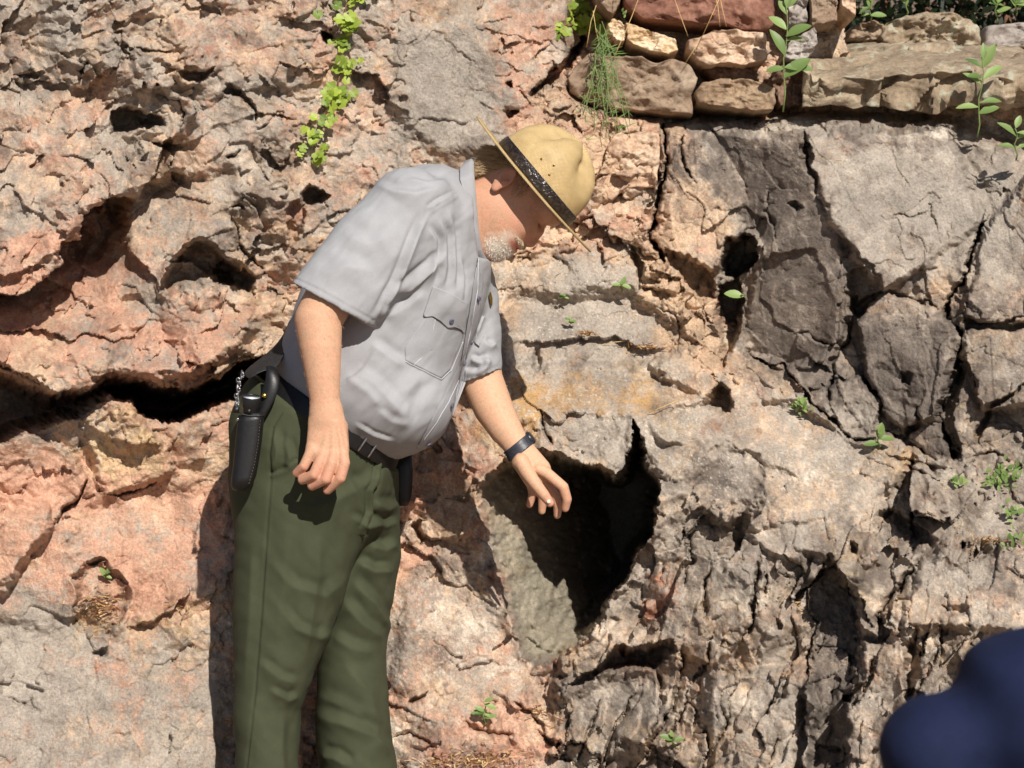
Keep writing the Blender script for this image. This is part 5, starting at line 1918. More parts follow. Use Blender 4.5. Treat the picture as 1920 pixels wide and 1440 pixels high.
holster = slab_loft('holster', [hs(471, 776, 23.5), hs(470, 790, 24), hs(466, 830, 24), hs(461, 870, 23), hs(457, 895, 22.5), hs(454, 908, 20), hs(452, 916, 15, .012), hs(451, 920, 8, .007)], MAT_LEATHER, ranger)
holster['label'] = 'black leather flashlight holster on the belt'
link('rim', tube_mesh('rim', [at(*p) for p in [(447, 772, HD - .014), (455, 777, HD - .021), (470, 780, HD - .022), (485, 780, HD - .021), (495, 778, HD - .010)]], .0018, 6), MAT_STRAP, holster)
st = resample([(488, 788), (484, 830), (477, 870), (466, 910)], 5.5)
for k in range(0, len(st) - 1):
    a_, b_ = st[k], st[k] + (st[k + 1] - st[k]) * 0.55
    link('stitch', tube_mesh('stitch', [at(a_[0], a_[1], HD - .0205), at(b_[0], b_[1], HD - .0205)], .0005, 5), MAT_THREAD, holster)
o = link('snap', lathe('snap', [(0, .006), (.004, .005), (.006, .002), (.0065, -.002)], 18), MAT_LEATHER, holster)
place(o, at(467, 771, HD - .022), -AX_F)
o = link('snap', lathe('snap', [(0, .003), (.0025, .0025), (.0035, 0), (.0035, -.002)], 14), MAT_STEEL, holster)
place(o, at(446, 786, HD - .018), -AX_F)
# belt loop strap rising to the belt
sheet('strap', [[at(*p) for p in r_] for r_ in (
    [(488, 800, HD - .002), (500, 776, HD - .005), (520, 745, HD - .006), (527, 712, HD + .0), (520, 690, HD + .02)],
    [(480, 792, HD - .004), (490, 768, HD - .008), (507, 735, HD - .010), (514, 700, HD - .004), (508, 684, HD + .02)],
    [(476, 780, HD + .006), (484, 758, HD + .002), (495, 725, HD - .002), (500, 695, HD + .004), (496, 684, HD + .022)])], MAT_LEATHER, holster, .004)
o = link('stud', lathe('stud', [(0, .004), (.003, .0038), (.0052, .002), (.0055, -.002)], 18), MAT_BRASS, holster)
place(o, at(496, 742, HD - .013), -AX_F + AX_U * .2)

# flashlight: barrel, bezel ring, lens
fl_up = Vector(at(474, 735, HD) - at(468, 790, HD)).normalized() + Vector(-AX_F) * 0.26
fl_up.normalize()
fbase = Vector(at(467, 800, HD + .004))
flash = thing('flashlight', 'black flashlight with bright lens standing in the hip holster', 'flashlight', fbase)
Lf = 0.066
o = link('barrel', lathe('barrel', [(.0175, -.05), (.0175, .036), (.0185, .042), (.0205, .047), (.0215, Lf), (.0205, Lf + .0015), (.0188, Lf + .001), (.0186, Lf - .004)], 36), simple_mat('black_anodised_metal', (.012, .012, .013), .3, .2, 200), flash)
place(o, fbase, fl_up)
o = link('lens', lathe('lens', [(0, Lf - .0105), (.004, Lf - .010), (.010, Lf - .0065), (.015, Lf - .003), (.0188, Lf - .0005)], 36), simple_mat('lens_reflection_white', (.86, .86, .88), .2, .05, 200, metal=0.2), flash)  # white base colour paints the bright sky reflection into the lens
place(o, fbase, fl_up)

# dark strap loop and key chain at the back
sheet('back_strap', [[at(*p) for p in r_] for r_ in (
    [(548, 590, .05), (532, 628, .03), (512, 652, .0), (488, 672, -.04), (466, 688, -.07), (456, 700, -.08)],
    [(542, 606, .02), (532, 645, -.02), (516, 670, -.06), (494, 684, -.09), (474, 696, -.11), (462, 708, -.11)],
    [(540, 640, -.04), (534, 668, -.08), (520, 690, -.11), (500, 694, -.125), (482, 700, -.13), (468, 712, -.125)])], MAT_STRAP, belt, .005)
chain = []
for k, p in enumerate(resample([(455, 698), (448, 712), (446, 726), (444, 742), (443, 756), (444, 766)], 4.2)):
    t_ = 2 * math.pi
    ringp = []
    ux = AX_U if k % 2 else (AX_U * .4 - AX_F * .9)
    for j in range(13):
        q_ = t_ * j / 12
        ringp.append(at(p[0] + (2 if k % 3 else -1.5), p[1], HD - .02) + ux * .0032 * math.cos(q_) + AX_V * .0046 * math.sin(q_))
    chain.append(link('chain_link', tube_mesh('chain_link', ringp, .0009, 6), MAT_STEEL, holster))
# keys' clip
slab_loft('clip', [(at(444, 762, HD - .02), dirw(.006, 0, 0), dirw(0, 0, .005)), (at(442, 774, HD - .02), dirw(.0065, 0, 0), dirw(0, 0, .005))], MAT_LEATHER, holster, 12)

# dark rounded form hanging on the far hip
hip_form = slab_loft('hip_form', [(at(752, 846, .16), dirw(.026, 0, 0), dirw(0, 0, .02)), (at(753, 880, .16), dirw(.027, 0, 0), dirw(0, 0, .022)), (at(752, 930, .16), dirw(.024, 0, 0), dirw(0, 0, .02)), (at(751, 948, .16), dirw(.018, 0, 0), dirw(0, 0, .015))], MAT_LEATHER, ranger)
hip_form['label'] = 'black rounded form hanging on the far hip'
# ================================================================== STACKED STONES, upper right
def stone_material(name, cols, stain=0.5, lichen=0.0, streak=False):
    m, nt, b = new_mat(name)
    L = nt.links
    tc = N(nt, 'ShaderNodeTexCoord')
    mp = N(nt, 'ShaderNodeMapping')
    if streak:
        mp.inputs['Scale'].default_value = (0.35, 1.0, 1.0)
    L.new(tc.outputs['Object'], mp.inputs['Vector'])
    n1_ = N(nt, 'ShaderNodeTexNoise', Scale=11.0, Detail=6.0, Roughness=0.65)
    n2_ = N(nt, 'ShaderNodeTexNoise', Scale=90.0, Detail=4.0, Roughness=0.7)
    n3_ = N(nt, 'ShaderNodeTexNoise', Scale=24.0, Detail=5.0, Roughness=0.6)
    for n_ in (n1_, n2_, n3_):
        L.new(mp.outputs['Vector'], n_.inputs['Vector'])
    r1 = ramp(nt, [(0.28, cols[0]), (0.5, cols[1]), (0.72, cols[2])])
    L.new(n1_.outputs['Fac'], r1.inputs['Fac'])
    r2 = ramp(nt, [(0.28, (.62, .6, .58)), (0.5, (1, 1, 1)), (0.75, (1.22, 1.2, 1.18))])
    L.new(n2_.outputs['Fac'], r2.inputs['Fac'])
    mx = N(nt, 'ShaderNodeMix', data_type='RGBA', blend_type='MULTIPLY')
    mx.inputs[0].default_value = 1.0
    L.new(r1.outputs['Color'], mx.inputs[6])
    L.new(r2.outputs['Color'], mx.inputs[7])
    out = mx.outputs[2]
    if lichen:
        r3 = ramp(nt, [(0.56, (0, 0, 0)), (0.64, (lichen, lichen, lichen))])
        L.new(n3_.outputs['Fac'], r3.inputs['Fac'])
        m2 = N(nt, 'ShaderNodeMix', data_type='RGBA')
        L.new(r3.outputs['Color'], m2.inputs[0])
        L.new(out, m2.inputs[6])
        m2.inputs[7].default_value = (*srgb(176, 180, 160), 1)
        out = m2.outputs[2]
    L.new(out, b.inputs['Base Color'])
    b.inputs['Roughness'].default_value = 0.85
    b.inputs['Specular IOR Level'].default_value = 0.25
    ad = N(nt, 'ShaderNodeMath', operation='MULTIPLY_ADD')
    L.new(n3_.outputs['Fac'], ad.inputs[0])
    ad.inputs[1].default_value = 3.0
    L.new(n2_.outputs['Fac'], ad.inputs[2])
    bp = N(nt, 'ShaderNodeBump', Strength=0.5, Distance=0.004)
    L.new(ad.outputs[0], bp.inputs['Height'])
    L.new(bp.outputs['Normal'], b.inputs['Normal'])
    return m


C3 = lambda a, b_, c: [srgb(*a), srgb(*b_), srgb(*c)]
SM = {
    'red': stone_material('red_brown_stone', C3((104, 70, 58), (132, 92, 76), (156, 118, 100))),
    'pale': stone_material('pale_tan_stone', C3((168, 138, 104), (206, 176, 138), (224, 208, 186))),
    'pink': stone_material('pink_tan_stone', C3((160, 124, 100), (194, 164, 138), (208, 188, 166))),
    'brown': stone_material('grey_brown_stone', C3((112, 92, 76), (144, 122, 102), (164, 146, 126))),
    'ochre': stone_material('ochre_brown_stone', C3((118, 96, 76), (148, 124, 100), (170, 148, 122))),
    'dark': stone_material('dark_brown_stone', C3((92, 70, 58), (118, 92, 76), (142, 116, 98))),
    'grey': stone_material('grey_stone', C3((128, 118, 112), (160, 150, 142), (184, 176, 168))),
    'ledge': stone_material('lichened_ledge_stone', C3((112, 96, 80), (150, 132, 110), (176, 160, 138)), lichen=0.6),
}
stone_wall = thing('stone_wall', 'low dry stone wall of stacked flat stones above the hat', 'wall', at(1300, 215, 1.0))


def stone(poly, d, thick, kind, seed, parent=None, rough=.016, bev=2.5, name='stone'):
    """a block from its seen face: rounded arris, uneven face, depth behind it"""
    q = np.array(poly, float)
    nb = 88
    ring = np.concatenate([q, q[:1]])
    seg = np.linalg.norm(np.diff(ring, axis=0), axis=1)
    per = np.concatenate([[0], np.cumsum(seg)])
    t = np.linspace(0, per[-1], nb, endpoint=False)
    bd = np.stack([np.interp(t, per, ring[:, i]) for i in (0, 1)], 1)
    tt = t / per[-1] * 2 * np.pi
    c = bd.mean(0)
    w_ = 2.6 * perlin(np.cos(tt) * 4 + seed * 3.1, np.sin(tt) * 4 + seed, 700) + 1.3 * perlin(np.cos(tt) * 11 + seed, np.sin(tt) * 11, 701)
    dr = bd - c
    ln = np.linalg.norm(dr, axis=1, keepdims=True)
    bd = bd + dr / ln * w_[:, None]
    size = np.sqrt(abs(np.sum(bd[:, 0] * np.roll(bd[:, 1], -1) - np.roll(bd[:, 0], -1) * bd[:, 1])) / 2)
    e = min(bev / size * 1.6, .3)
    prof = [(1 - e * 1.4, thick), (1 - e * .4, thick * .8), (1.0, thick * .45), (1.0, .02), (1 - e * .15, .008), (1 - e * .5, .0015), (1 - e, 0)] + [((1 - e) * q_, 0) for q_ in np.linspace(.95, .03, 22)]
    rows = []
    for r, z in prof:
        P = c + (bd - c) * r
        hgt = rough * (fbm(P[:, 0] / 40 + seed, P[:, 1] / 30, 4, 710) * 1.2) if z < .02 else 0.0
        # a few flat breaks
        f1, f2, a_, b__, e_, dx, dy = worley(P[:, 0] / 55 + seed * 1.7, P[:, 1] / 38, 720)
        brk = rough * 1.2 * ((a_ - .5) * 2 * dx + (b__ - .5) * 2 * dy + .4 * (e_ - .5))
        dd = d + z - (hgt + brk if z < .02 else 0)
        k = (DIST + d) / DIST / S
        rows.append(np.stack([(P[:, 0] - 960) * k, (720 - P[:, 1]) * k, np.broadcast_to(dd, P[:, 0].shape)], 1))
    v = np.concatenate(rows + [rows[-1].mean(0)[None]])
    nr = len(rows)
    i = np.arange(nr * nb).reshape(nr, nb)
    j = np.roll(i, -1, 1)
    fq = [tuple(x) for x in np.stack([i[:-1], j[:-1], j[1:], i[1:]], -1).reshape(-1, 4)]
    fq += [(int(i[-1, k]), int(j[-1, k]), nr * nb) for k in range(nb)]
    fq.append(tuple(int(x) for x in i[0][::-1]))
    W = to_world(v)
    o0 = W.mean(0)
    me = bpy.data.meshes.new(name)
    me.from_pydata([tuple(x) for x in W - o0], [], [tuple(int(y) for y in x) for x in fq])
    me.polygons.foreach_set('use_smooth', [True] * len(me.polygons))
    bm = bmesh.new()
    bm.from_mesh(me)
    bmesh.ops.recalc_face_normals(bm, faces=bm.faces)
    bm.to_mesh(me)
    bm.free()
    me.materials.append(SM[kind])
    o = bpy.data.objects.new(name, me)
    COL.objects.link(o)
    pr = parent or stone_wall
    o.parent = pr
    o.matrix_parent_inverse = Matrix.Translation(-pr.location)
    o.location = Vector(o0)
    return o


for k, (poly, d, th_, kd) in enumerate([
        ([(1165, -60), (1170, 8), (1205, 35), (1250, 37), (1340, 45), (1400, 55), (1442, 57), (1455, 40), (1452, -60)], .86, .4, 'red'),
        ([(1100, -60), (1120, 5), (1150, 30), (1163, 5), (1160, -60)], .88, .3, 'brown'),
        ([(1138, 46), (1150, 34), (1166, 40), (1176, 62), (1172, 76), (1158, 78), (1145, 62)], .84, .25, 'pale'),
        ([(1174, 42), (1192, 46), (1230, 60), (1268, 72), (1272, 95), (1255, 102), (1225, 97), (1190, 83), (1176, 76)], .83, .3, 'pale'),
        ([(1290, 74), (1310, 70), (1340, 54), (1390, 56), (1436, 62), (1440, 110), (1400, 122), (1350, 117), (1325, 122), (1305, 110), (1290, 94)], .84, .3, 'pink'),
        ([(1064, 148), (1085, 112), (1110, 98), (1150, 103), (1200, 105), (1216, 114), (1232, 119), (1265, 107), (1295, 121), (1310, 146), (1298, 176), (1300, 214), (1260, 212), (1190, 205), (1140, 202), (1095, 186), (1068, 172)], .82, .35, 'brown'),
        ([(1303, 172), (1314, 156), (1336, 150), (1352, 146), (1400, 147), (1430, 155), (1456, 166), (1452, 205), (1420, 208), (1390, 205), (1340, 198), (1310, 193)], .80, .3, 'ochre'),
        ([(1318, 128), (1372, 119), (1416, 130), (1424, 150), (1340, 150)], .92, .25, 'dark'),
        ([(1474, -60), (1518, -60), (1514, 44), (1480, 46)], .95, .3, 'grey'),
        ([(1520, -60), (1575, -60), (1570, 40), (1522, 48)], .94, .3, 'brown'),
        ([(1577, -60), (1607, -60), (1604, 32), (1592, 22), (1577, 14)], .93, .3, 'pink'),
        ([(1470, 108), (1480, 76), (1528, 50), (1535, 76), (1522, 102), (1500, 116)], .88, .3, 'grey'),
        ([(1445, 150), (1470, 116), (1505, 118), (1512, 150), (1505, 196), (1462, 200)], .92, .3, 'dark'),
        ([(1150, 250), (1190, 243), (1236, 250), (1238, 300), (1230, 350), (1180, 352), (1140, 330), (1136, 280)], .74, .3, 'pink')]):
    stone(poly, d, th_, kd, k + 1)

# the long ledge: a slab with a broad worn top, broken front
def ledge_slab(name, label, x0, x1, y_top, y_bot, d_front, d_back, y_back, seed, kind='ledge'):
    nx, nt_, nf = 220, 70, 40
    zt_f = at(1700, y_top, d_front)[2]
    zt_b = at(1700, y_back, d_back)[2]
    zb = at(1700, y_bot, d_front)[2]
    yf = at(1700, y_top, d_front)[1]
    yb = at(1700, y_back, d_back)[1]
    X0 = np.linspace(at(x0, y_top, d_front)[0], at(x1, y_top, d_front)[0], nx)
    rows = []
    f_, g_, e_ = None, None, None

    def plates(a, b_, s1_, s2_, sd):
        a2 = a / s1_ + .3 * fbm(a * 6, b_ * 6, 3, sd)
        b2 = b_ / s2_ + .3 * fbm(a * 6 + 5, b_ * 6, 3, sd + 1)
        w_ = worley(a2, b2, sd + 2)
        return (w_[2] - .5) * 2 * w_[5] + (w_[3] - .5) * 2 * w_[6] + .7 * (w_[4] - .5)
    edge = .05 * plates(X0, X0 * 0 + .3, .20, .3, 740) + .012 * fbm(X0 * 18, X0 * 0, 3, 741)
    left = .02 * fbm(np.arange(nt_ + nf + 1) * .2, np.zeros(nt_ + nf + 1), 3, 742)
    for k in range(nt_):
        t = k / (nt_ - 1)
        y = yb + (yf + edge - yb) * t
        z = zt_b + (zt_f - zt_b) * t + .030 * plates(X0, y, .28, .20, 743) + .008 * fbm(X0 * 14, y * 14, 4, 744) - .010 * sstep(.95, 1, t)
        rows.append(np.stack([X0, y + 0 * X0, z], 1))
    top = rows[-1].copy()
    bt = zb + .02 * fbm(X0 * 7 + seed, X0 * 0, 3, 733)
    for k in range(1, nf):
        t = k / (nf - 1)
        z = top[:, 2] + (bt - top[:, 2]) * t
        y = top[:, 1] - .05 * plates(X0, z, .11, .07, 745) * sstep(0, .12, t) - .008 * fbm(X0 * 25, z * 25, 3, 746) + .03 * t ** 3
        rows.append(np.stack([X0, y, z], 1))
    last = rows[-1].copy()
    last[:, 1] += .6
    rows.append(last)
    # close the left end
    R = np.stack(rows)
    endc = R[:, :1].copy()
    endc[:, 0, 0] += .03
    endc[:, 0, 1] += .25
    R = np.concatenate([endc, R], 1)
    nr, nx2 = R.shape[:2]
    i = np.arange(nr * nx2).reshape(nr, nx2)
    fq = np.stack([i[:-1, :-1], i[1:, :-1], i[1:, 1:], i[:-1, 1:]], -1).reshape(-1, 4).astype(np.int32)
    o = link(name, mesh_from(name, R.reshape(-1, 3), fq), SM[kind])
    tag(o, label, 'rock')
    return o


ledge_slab('ledge', 'long flat-topped lichened ledge stone at upper right', 1505, 2500, 130, 206, .80, 1.9, 62, 3)
wl2 = thing('rubble', 'rough brown stones lying along the back of the flat ledge', 'rubble', at(1750, 70, 1.6))
stone([(1650, 66), (1668, 40), (1700, 28), (1740, 20), (1790, 22), (1818, 34), (1838, 52), (1842, 84), (1760, 90), (1660, 88)], 1.40, .3, 'ledge', 31, wl2, .03, 6)
stone([(1842, 88), (1850, 48), (1925, 40), (2050, 44), (2060, 90)], 1.42, .3, 'grey', 32, wl2, .012, 4)
stone([(1590, 72), (1600, 46), (1640, 36), (1665, 52), (1660, 76)], 1.45, .3, 'brown', 33, wl2, .02, 5)
# ================================================================== PLANTS
def leaf_material(name, c1, c2):
    m, nt, b = new_mat(name)
    L = nt.links
    oi = N(nt, 'ShaderNodeObjectInfo')
    tc = N(nt, 'ShaderNodeTexCoord')
    nz = N(nt, 'ShaderNodeTexNoise', Scale=60.0, Detail=3.0)
    L.new(tc.outputs['Object'], nz.inputs['Vector'])
    ad = N(nt, 'ShaderNodeMath', operation='MULTIPLY_ADD')
    L.new(nz.outputs['Fac'], ad.inputs[0])
    ad.inputs[1].default_value = 0.5
    L.new(oi.outputs['Random'], ad.inputs[2])
    r = ramp(nt, [(0.2, c1), (1.1 if False else 1.0, c2)])
    L.new(ad.outputs[0], r.inputs['Fac'])
    L.new(r.outputs['Color'], b.inputs['Base Color'])
    b.inputs['Roughness'].default_value = 0.5
    tr = N(nt, 'ShaderNodeBsdfTranslucent')
    L.new(r.outputs['Color'], tr.inputs['Color'])
    mxs = N(nt, 'ShaderNodeMixShader')
    mxs.inputs[0].default_value = 0.3
    L.new(b.outputs[0], mxs.inputs[1])
    L.new(tr.outputs[0], mxs.inputs[2])
    L.new(mxs.outputs[0], nt.nodes['Material Output'].inputs['Surface'])
    return m


ML_VINE = leaf_material('vine_leaf_green', srgb(98, 122, 34), srgb(168, 186, 70))
ML_WEED = leaf_material('weed_leaf_green', srgb(92, 118, 58), srgb(146, 168, 100))
ML_FINE = leaf_material('feathery_green', srgb(86, 118, 56), srgb(130, 158, 82))
ML_HEDGE_SHADE = leaf_material('hedge_green_shade_painted', srgb(14, 24, 10), srgb(46, 68, 28))  # leaf colours darkened so the hedge's shade is painted in
M_STEM = simple_mat('green_stem', srgb(112, 128, 70), .6, .2, 80)
M_BROWNSTEM = simple_mat('brown_stem', srgb(120, 84, 60), .7, .2, 80)
M_STRAWSTEM = simple_mat('dry_grass', srgb(206, 172, 112), .7, .2, 80)
M_FLOWER = simple_mat('yellow_flower', srgb(226, 196, 40), .6, .1, 80)


def leaf_mesh(name, outline, bend=0.15, fold_=0.1, curl=0.0):
    """a leaf along +y from its stalk, unit length: halves folded along the midrib, bent over"""
    n_ = len(outline)
    vs, fs = [], []
    for i, (w, y) in enumerate(outline):
        z0 = -bend * y * y
        for s_ in (-1, -.5, 0, .5, 1):
            vs.append((w * s_, y, z0 + fold_ * abs(s_) * w * 2 + curl * math.sin(9 * y + 4 * s_) * w))
    for i in range(n_ - 1):
        for k in range(4):
            fs.append((i * 5 + k, i * 5 + k + 1, (i + 1) * 5 + k + 1, (i + 1) * 5 + k))
    me = bpy.data.meshes.new(name)
    me.from_pydata(vs, [], fs)
    me.polygons.foreach_set('use_smooth', [True] * len(me.polygons))
    return me


def lobed_leaf(name):
    """a small five-lobed vine leaf, unit length"""
    pts = []
    for i in range(40):
        t = -math.pi * 0.92 + 2 * math.pi * 0.92 * i / 39
        r = 0.36 + 0.17 * abs(math.cos(2.5 * t)) ** 0.7 + 0.02 * math.sin(23 * t)
        pts.append((r * math.sin(t), 0.42 + r * math.cos(t)))
    vs = [(x, y, 0.16 * abs(x) - 0.25 * (y - .4) ** 2 + .03 * math.sin(9 * x + 5 * y)) for x, y in pts]
    mid = [(x * .5, .42 + (y - .42) * .5, .07 * abs(x) - 0.25 * ((y - .42) * .5) ** 2 - .015) for x, y in pts]
    n_ = len(vs)
    vs = vs + mid + [(0, .42, -.03)]
    fs = [(i, i + 1, n_ + i + 1, n_ + i) for i in range(n_ - 1)] + [(n_ + i, n_ + i + 1, 2 * n_) for i in range(n_ - 1)]
    me = bpy.data.meshes.new(name)
    me.from_pydata(vs, [], fs)
    me.polygons.foreach_set('use_smooth', [True] * len(me.polygons))
    return me


LF_VINE = lobed_leaf('vine_leaf')
LF_VINE.materials.append(ML_VINE)
LF_OVAL = leaf_mesh('oval_leaf', [(.03, 0), (.12, .12), (.22, .3), (.26, .5), (.22, .72), (.12, .9), (.01, 1.0)], .2, .14)
LF_OVAL.materials.append(ML_WEED)
LF_LONG = leaf_mesh('long_leaf', [(.03, 0), (.05, .12), (.13, .3), (.19, .5), (.17, .7), (.10, .88), (.01, 1.0)], .35, .16, .06)
LF_LONG.materials.append(ML_WEED)
LF_FINE = leaf_mesh('thread_leaf', [(.02, 0), (.03, .3), (.025, .7), (.003, 1.0)], .3, .1)
LF_FINE.materials.append(ML_FINE)
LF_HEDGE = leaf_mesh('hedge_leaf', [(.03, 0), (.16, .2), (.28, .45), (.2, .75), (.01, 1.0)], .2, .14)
LF_HEDGE.materials.append(ML_HEDGE_SHADE)
pr_ = random.Random(11)


def add_leaf(parent, me, p, direction, up, size, name='leaf'):
    o = bpy.data.objects.new(name, me)
    COL.objects.link(o)
    y = Vector([float(c) for c in direction]).normalized()
    z = Vector([float(c) for c in up])
    z = (z - y * z.dot(y)).normalized()
    x = y.cross(z)
    m_ = Matrix((x, y, z)).transposed().to_4x4()
    m_ = m_ @ Matrix.Scale(size, 4)
    m_.translation = Vector([float(c) for c in p])
    o.parent = parent
    o.matrix_parent_inverse = Matrix.Translation(-parent.location)
    o.matrix_basis = m_
    return o


def stem(parent, pts, r, mat=None, name='stem'):
    return link(name, tube_mesh(name, pts, r, 6), mat or M_STEM, parent)


def surf(px_, py_, lift=.01):
    return at(px_, py_, rock_at(px_, py_) - lift)


def vine(label, path, n_leaf, size, group):
    """a stem creeping down the rock with lobed leaves"""
    ps = resample(path, 12)
    ps = [p + np.array((3 * math.sin(i * 1.3), 0)) for i, p in enumerate(ps)]
    t = thing('creeping_vine', label, 'vine', surf(*path[-1]), group)
    stem(t, [surf(p[0], p[1], .012) for p in ps], .0018, M_BROWNSTEM)
    for k in range(n_leaf):
        i = pr_.randrange(len(ps))
        q = ps[i] + np.array((pr_.gauss(0, 13), pr_.gauss(0, 7)))
        pos = surf(q[0], q[1], .018 + pr_.random() * .02)
        a = pr_.uniform(-2.6, 2.6)
        d_ = dirw(math.sin(a), -math.cos(a) * .9, -.15)
        add_leaf(t, LF_VINE, pos, d_, -AX_F * .8 + AX_V * .45 + AX_U * pr_.uniform(-.4, .4), size * pr_.uniform(.6, 1.15) / S)
    return t


def weed(label, base, h, leaves, group=None, cat='plant', nm='leafy_weed', mat=None, d=None, lean=(0, 0), meshes=None):
    """upright weed: one stem, broad leaves given as (height share, angle from up, length px)"""
    db = rock_at(*base) - .01 if d is None else d
    b0 = at(base[0], base[1], db)
    t = thing(nm, label, cat, b0, group)
    tip = at(base[0] + lean[0], base[1] - h, db - .03 + lean[1])
    stem(t, [b0 + (tip - b0) * k / 6 + AX_U * .004 * math.sin(k * 1.7) for k in range(7)], [.0024 - .0002 * k for k in range(7)], mat)
    for hs_, ang, ln in leaves:
        p = b0 + (tip - b0) * min(1, hs_ + pr_.uniform(-.06, .06))
        a = math.radians(ang + pr_.uniform(-22, 22))
        ln = ln * pr_.uniform(.75, 1.15)
        f_ = pr_.uniform(-.55, .1)
        d_ = dirw(math.sin(a), math.cos(a), f_)
        me = pr_.choice(meshes or [LF_OVAL, LF_LONG])
        add_leaf(t, me, p, d_, AX_V * .7 - AX_F * .8, ln / S)
    return t


def sprout(label, base, n_, size, h=10, group='small sprouts on the rock', d=None):
    lv_ = [(pr_.uniform(.3, 1), pr_.uniform(-110, 110), size * pr_.uniform(.7, 1.2)) for _ in range(n_)]
    return weed(label, base, h, lv_, group, 'sprout', 'sprout', None, d, meshes=[LF_OVAL])


vine('leafy green vine hanging down the rock left of the hat', [(690, -25), (655, 0), (642, 40), (650, 80), (655, 110), (640, 140), (632, 170), (612, 200), (608, 225), (596, 250), (590, 275), (584, 292)], 84, 25, 'vines on the rock')
vine('bushy vine hanging beside the red top stone of the wall', [(1105, -30), (1098, 0), (1090, 25), (1075, 45), (1050, 55)], 34, 30, 'vines on the rock')
vine('short vine trailing over the pale stones right of the bushy vine', [(1110, 40), (1130, 62), (1148, 75), (1160, 95)], 20, 24, 'vines on the rock')

weed('tall broad-leaved weed rooted where the wall meets the ledge', (1468, 210), 200, [(.35, 60, 68), (.36, 85, 60), (.4, -70, 40), (.55, -25, 62), (.58, -40, 40), (.62, 70, 40), (.75, 50, 52), (.82, -60, 54), (.95, 12, 40), (.92, -20, 34), (1., 30, 34)], 'weeds on the ledges', d=.76, lean=(8, 0))
weed('leafy weed growing in front of the long flat ledge', (1832, 258), 146, [(.35, 70, 58), (.38, -65, 52), (.5, 60, 46), (.62, -50, 48), (.7, 45, 50), (.85, -30, 52), (.9, 25, 48), (1., -5, 42), (.75, -75, 36)], 'weeds on the ledges', d=.72, lean=(12, 0))
weed('dark low weed at the right picture edge above the boulder', (1905, 300), 60, [(.3, 70, 40), (.35, -70, 44), (.6, 40, 40), (.7, -40, 44), (1., 0, 36), (.8, 80, 30)], 'weeds on the ledges', d=.60)
sprout('single pale leaf in the dark gap beside the slab boulder', (1392, 556), 1, 1, 4, d=.56)
add_leaf(bpy.data.objects[[o.name for o in bpy.data.objects if o.name.startswith('sprout')][-1]], LF_OVAL, at(1394, 556, .55), dirw(-.95, .25, -.1), AX_V * .6 - AX_F, 40 / S)
sprout('three-leaved sprout under the slab boulder', (1648, 840), 4, 30, 30)
sprout('tiny green sprout below the hat brim tip', (1165, 545), 4, 22, 14)
sprout('tiny clump of leaves left of the hat brim sprout', (1058, 560), 4, 13, 6)
sprout('thin trailing sprig on the grey rock mound', (1070, 606), 5, 14, 4)
sprout('sprout in the litter-filled hollow at lower left', (198, 1085), 3, 24, 12)
sprout('upright sprout on the bare earth right of the trousers', (908, 1362), 9, 24, 46)
sprout('small sprout low on the splintered rock', (1262, 1400), 5, 24, 20)
sprout('tiny sprout in the crack left of the long dark cleft', (1516, 1085), 5, 14, 10)
for k, (cx_, cy_, n_, w_, lb) in enumerate(((1880, 895, 60, 34, 'bright green tuft at the right edge below the boulder'), (1792, 905, 16, 14, 'little tuft beside the bright green one'), (1895, 965, 18, 20, 'small tuft below the bright green one'), (1898, 1012, 22, 28, 'grassy tuft with straw lying beside it'), (1502, 765, 22, 16, 'yellow-green tuft at the foot of the slab boulder'))):
    b0 = surf(cx_, cy_)
    t = thing('plant_tuft', lb, 'tuft', b0, 'tufts on the right rocks')
    for j in range(n_):
        q = (cx_ + pr_.gauss(0, w_ * .5), cy_ + pr_.gauss(0, w_ * .4))
        a = pr_.uniform(-1.2, 1.2)
        add_leaf(t, LF_OVAL if k != 3 or j % 2 else LF_FINE, surf(q[0], q[1], .006 + pr_.random() * .02), dirw(math.sin(a), math.cos(a), -.5), AX_V * .6 - AX_F, pr_.uniform(9, 17) / S)
# feathery plant hanging over the brown stone
t = thing('feathery_plant', 'feathery plant with yellow flowers hanging over the brown wall stone', 'plant', at(1125, 60, .80))
for j in range(16):
    x0_, y0_ = 1128 + pr_.uniform(-10, 14), 70 + pr_.uniform(-30, 60)
    x1_, y1_ = 1118 + pr_.uniform(-30, 70), 150 + pr_.uniform(0, 130)
    sp = [at(x0_ + (x1_ - x0_) * k / 7 + 4 * math.sin(k + j), y0_ + (y1_ - y0_) * (k / 7) ** 1.2, .76 + .01 * math.sin(j) - .01 * k / 7) for k in range(8)]
    stem(t, sp, .0010, M_STEM)
    for k in range(16):
        p = sp[1 + k % 7]
        a = pr_.uniform(-3.1, 3.1)
        add_leaf(t, LF_FINE, p, dirw(math.sin(a), math.cos(a) - .2, pr_.uniform(-.5, .2)), -AX_F, pr_.uniform(14, 30) / S)
for (fx_, fy_) in ((1166, 22), (1170, 34), (1168, 28), (1172, 26)):
    add_leaf(t, LF_OVAL, at(fx_, fy_, .76), dirw(.3, .8, -.4), -AX_F, 9 / S)
# dry grass stalks
def stalks(label, lines, d, grp):
    t = thing('dry_grass_stalk', label, 'grass stalk', at(*lines[0][0], d), grp)
    for ln in lines:
        ps = resample(ln, 20)
        stem(t, [at(p[0], p[1], d - .01 * math.sin(i)) for i, p in enumerate(ps)], .0009, M_STRAWSTEM)


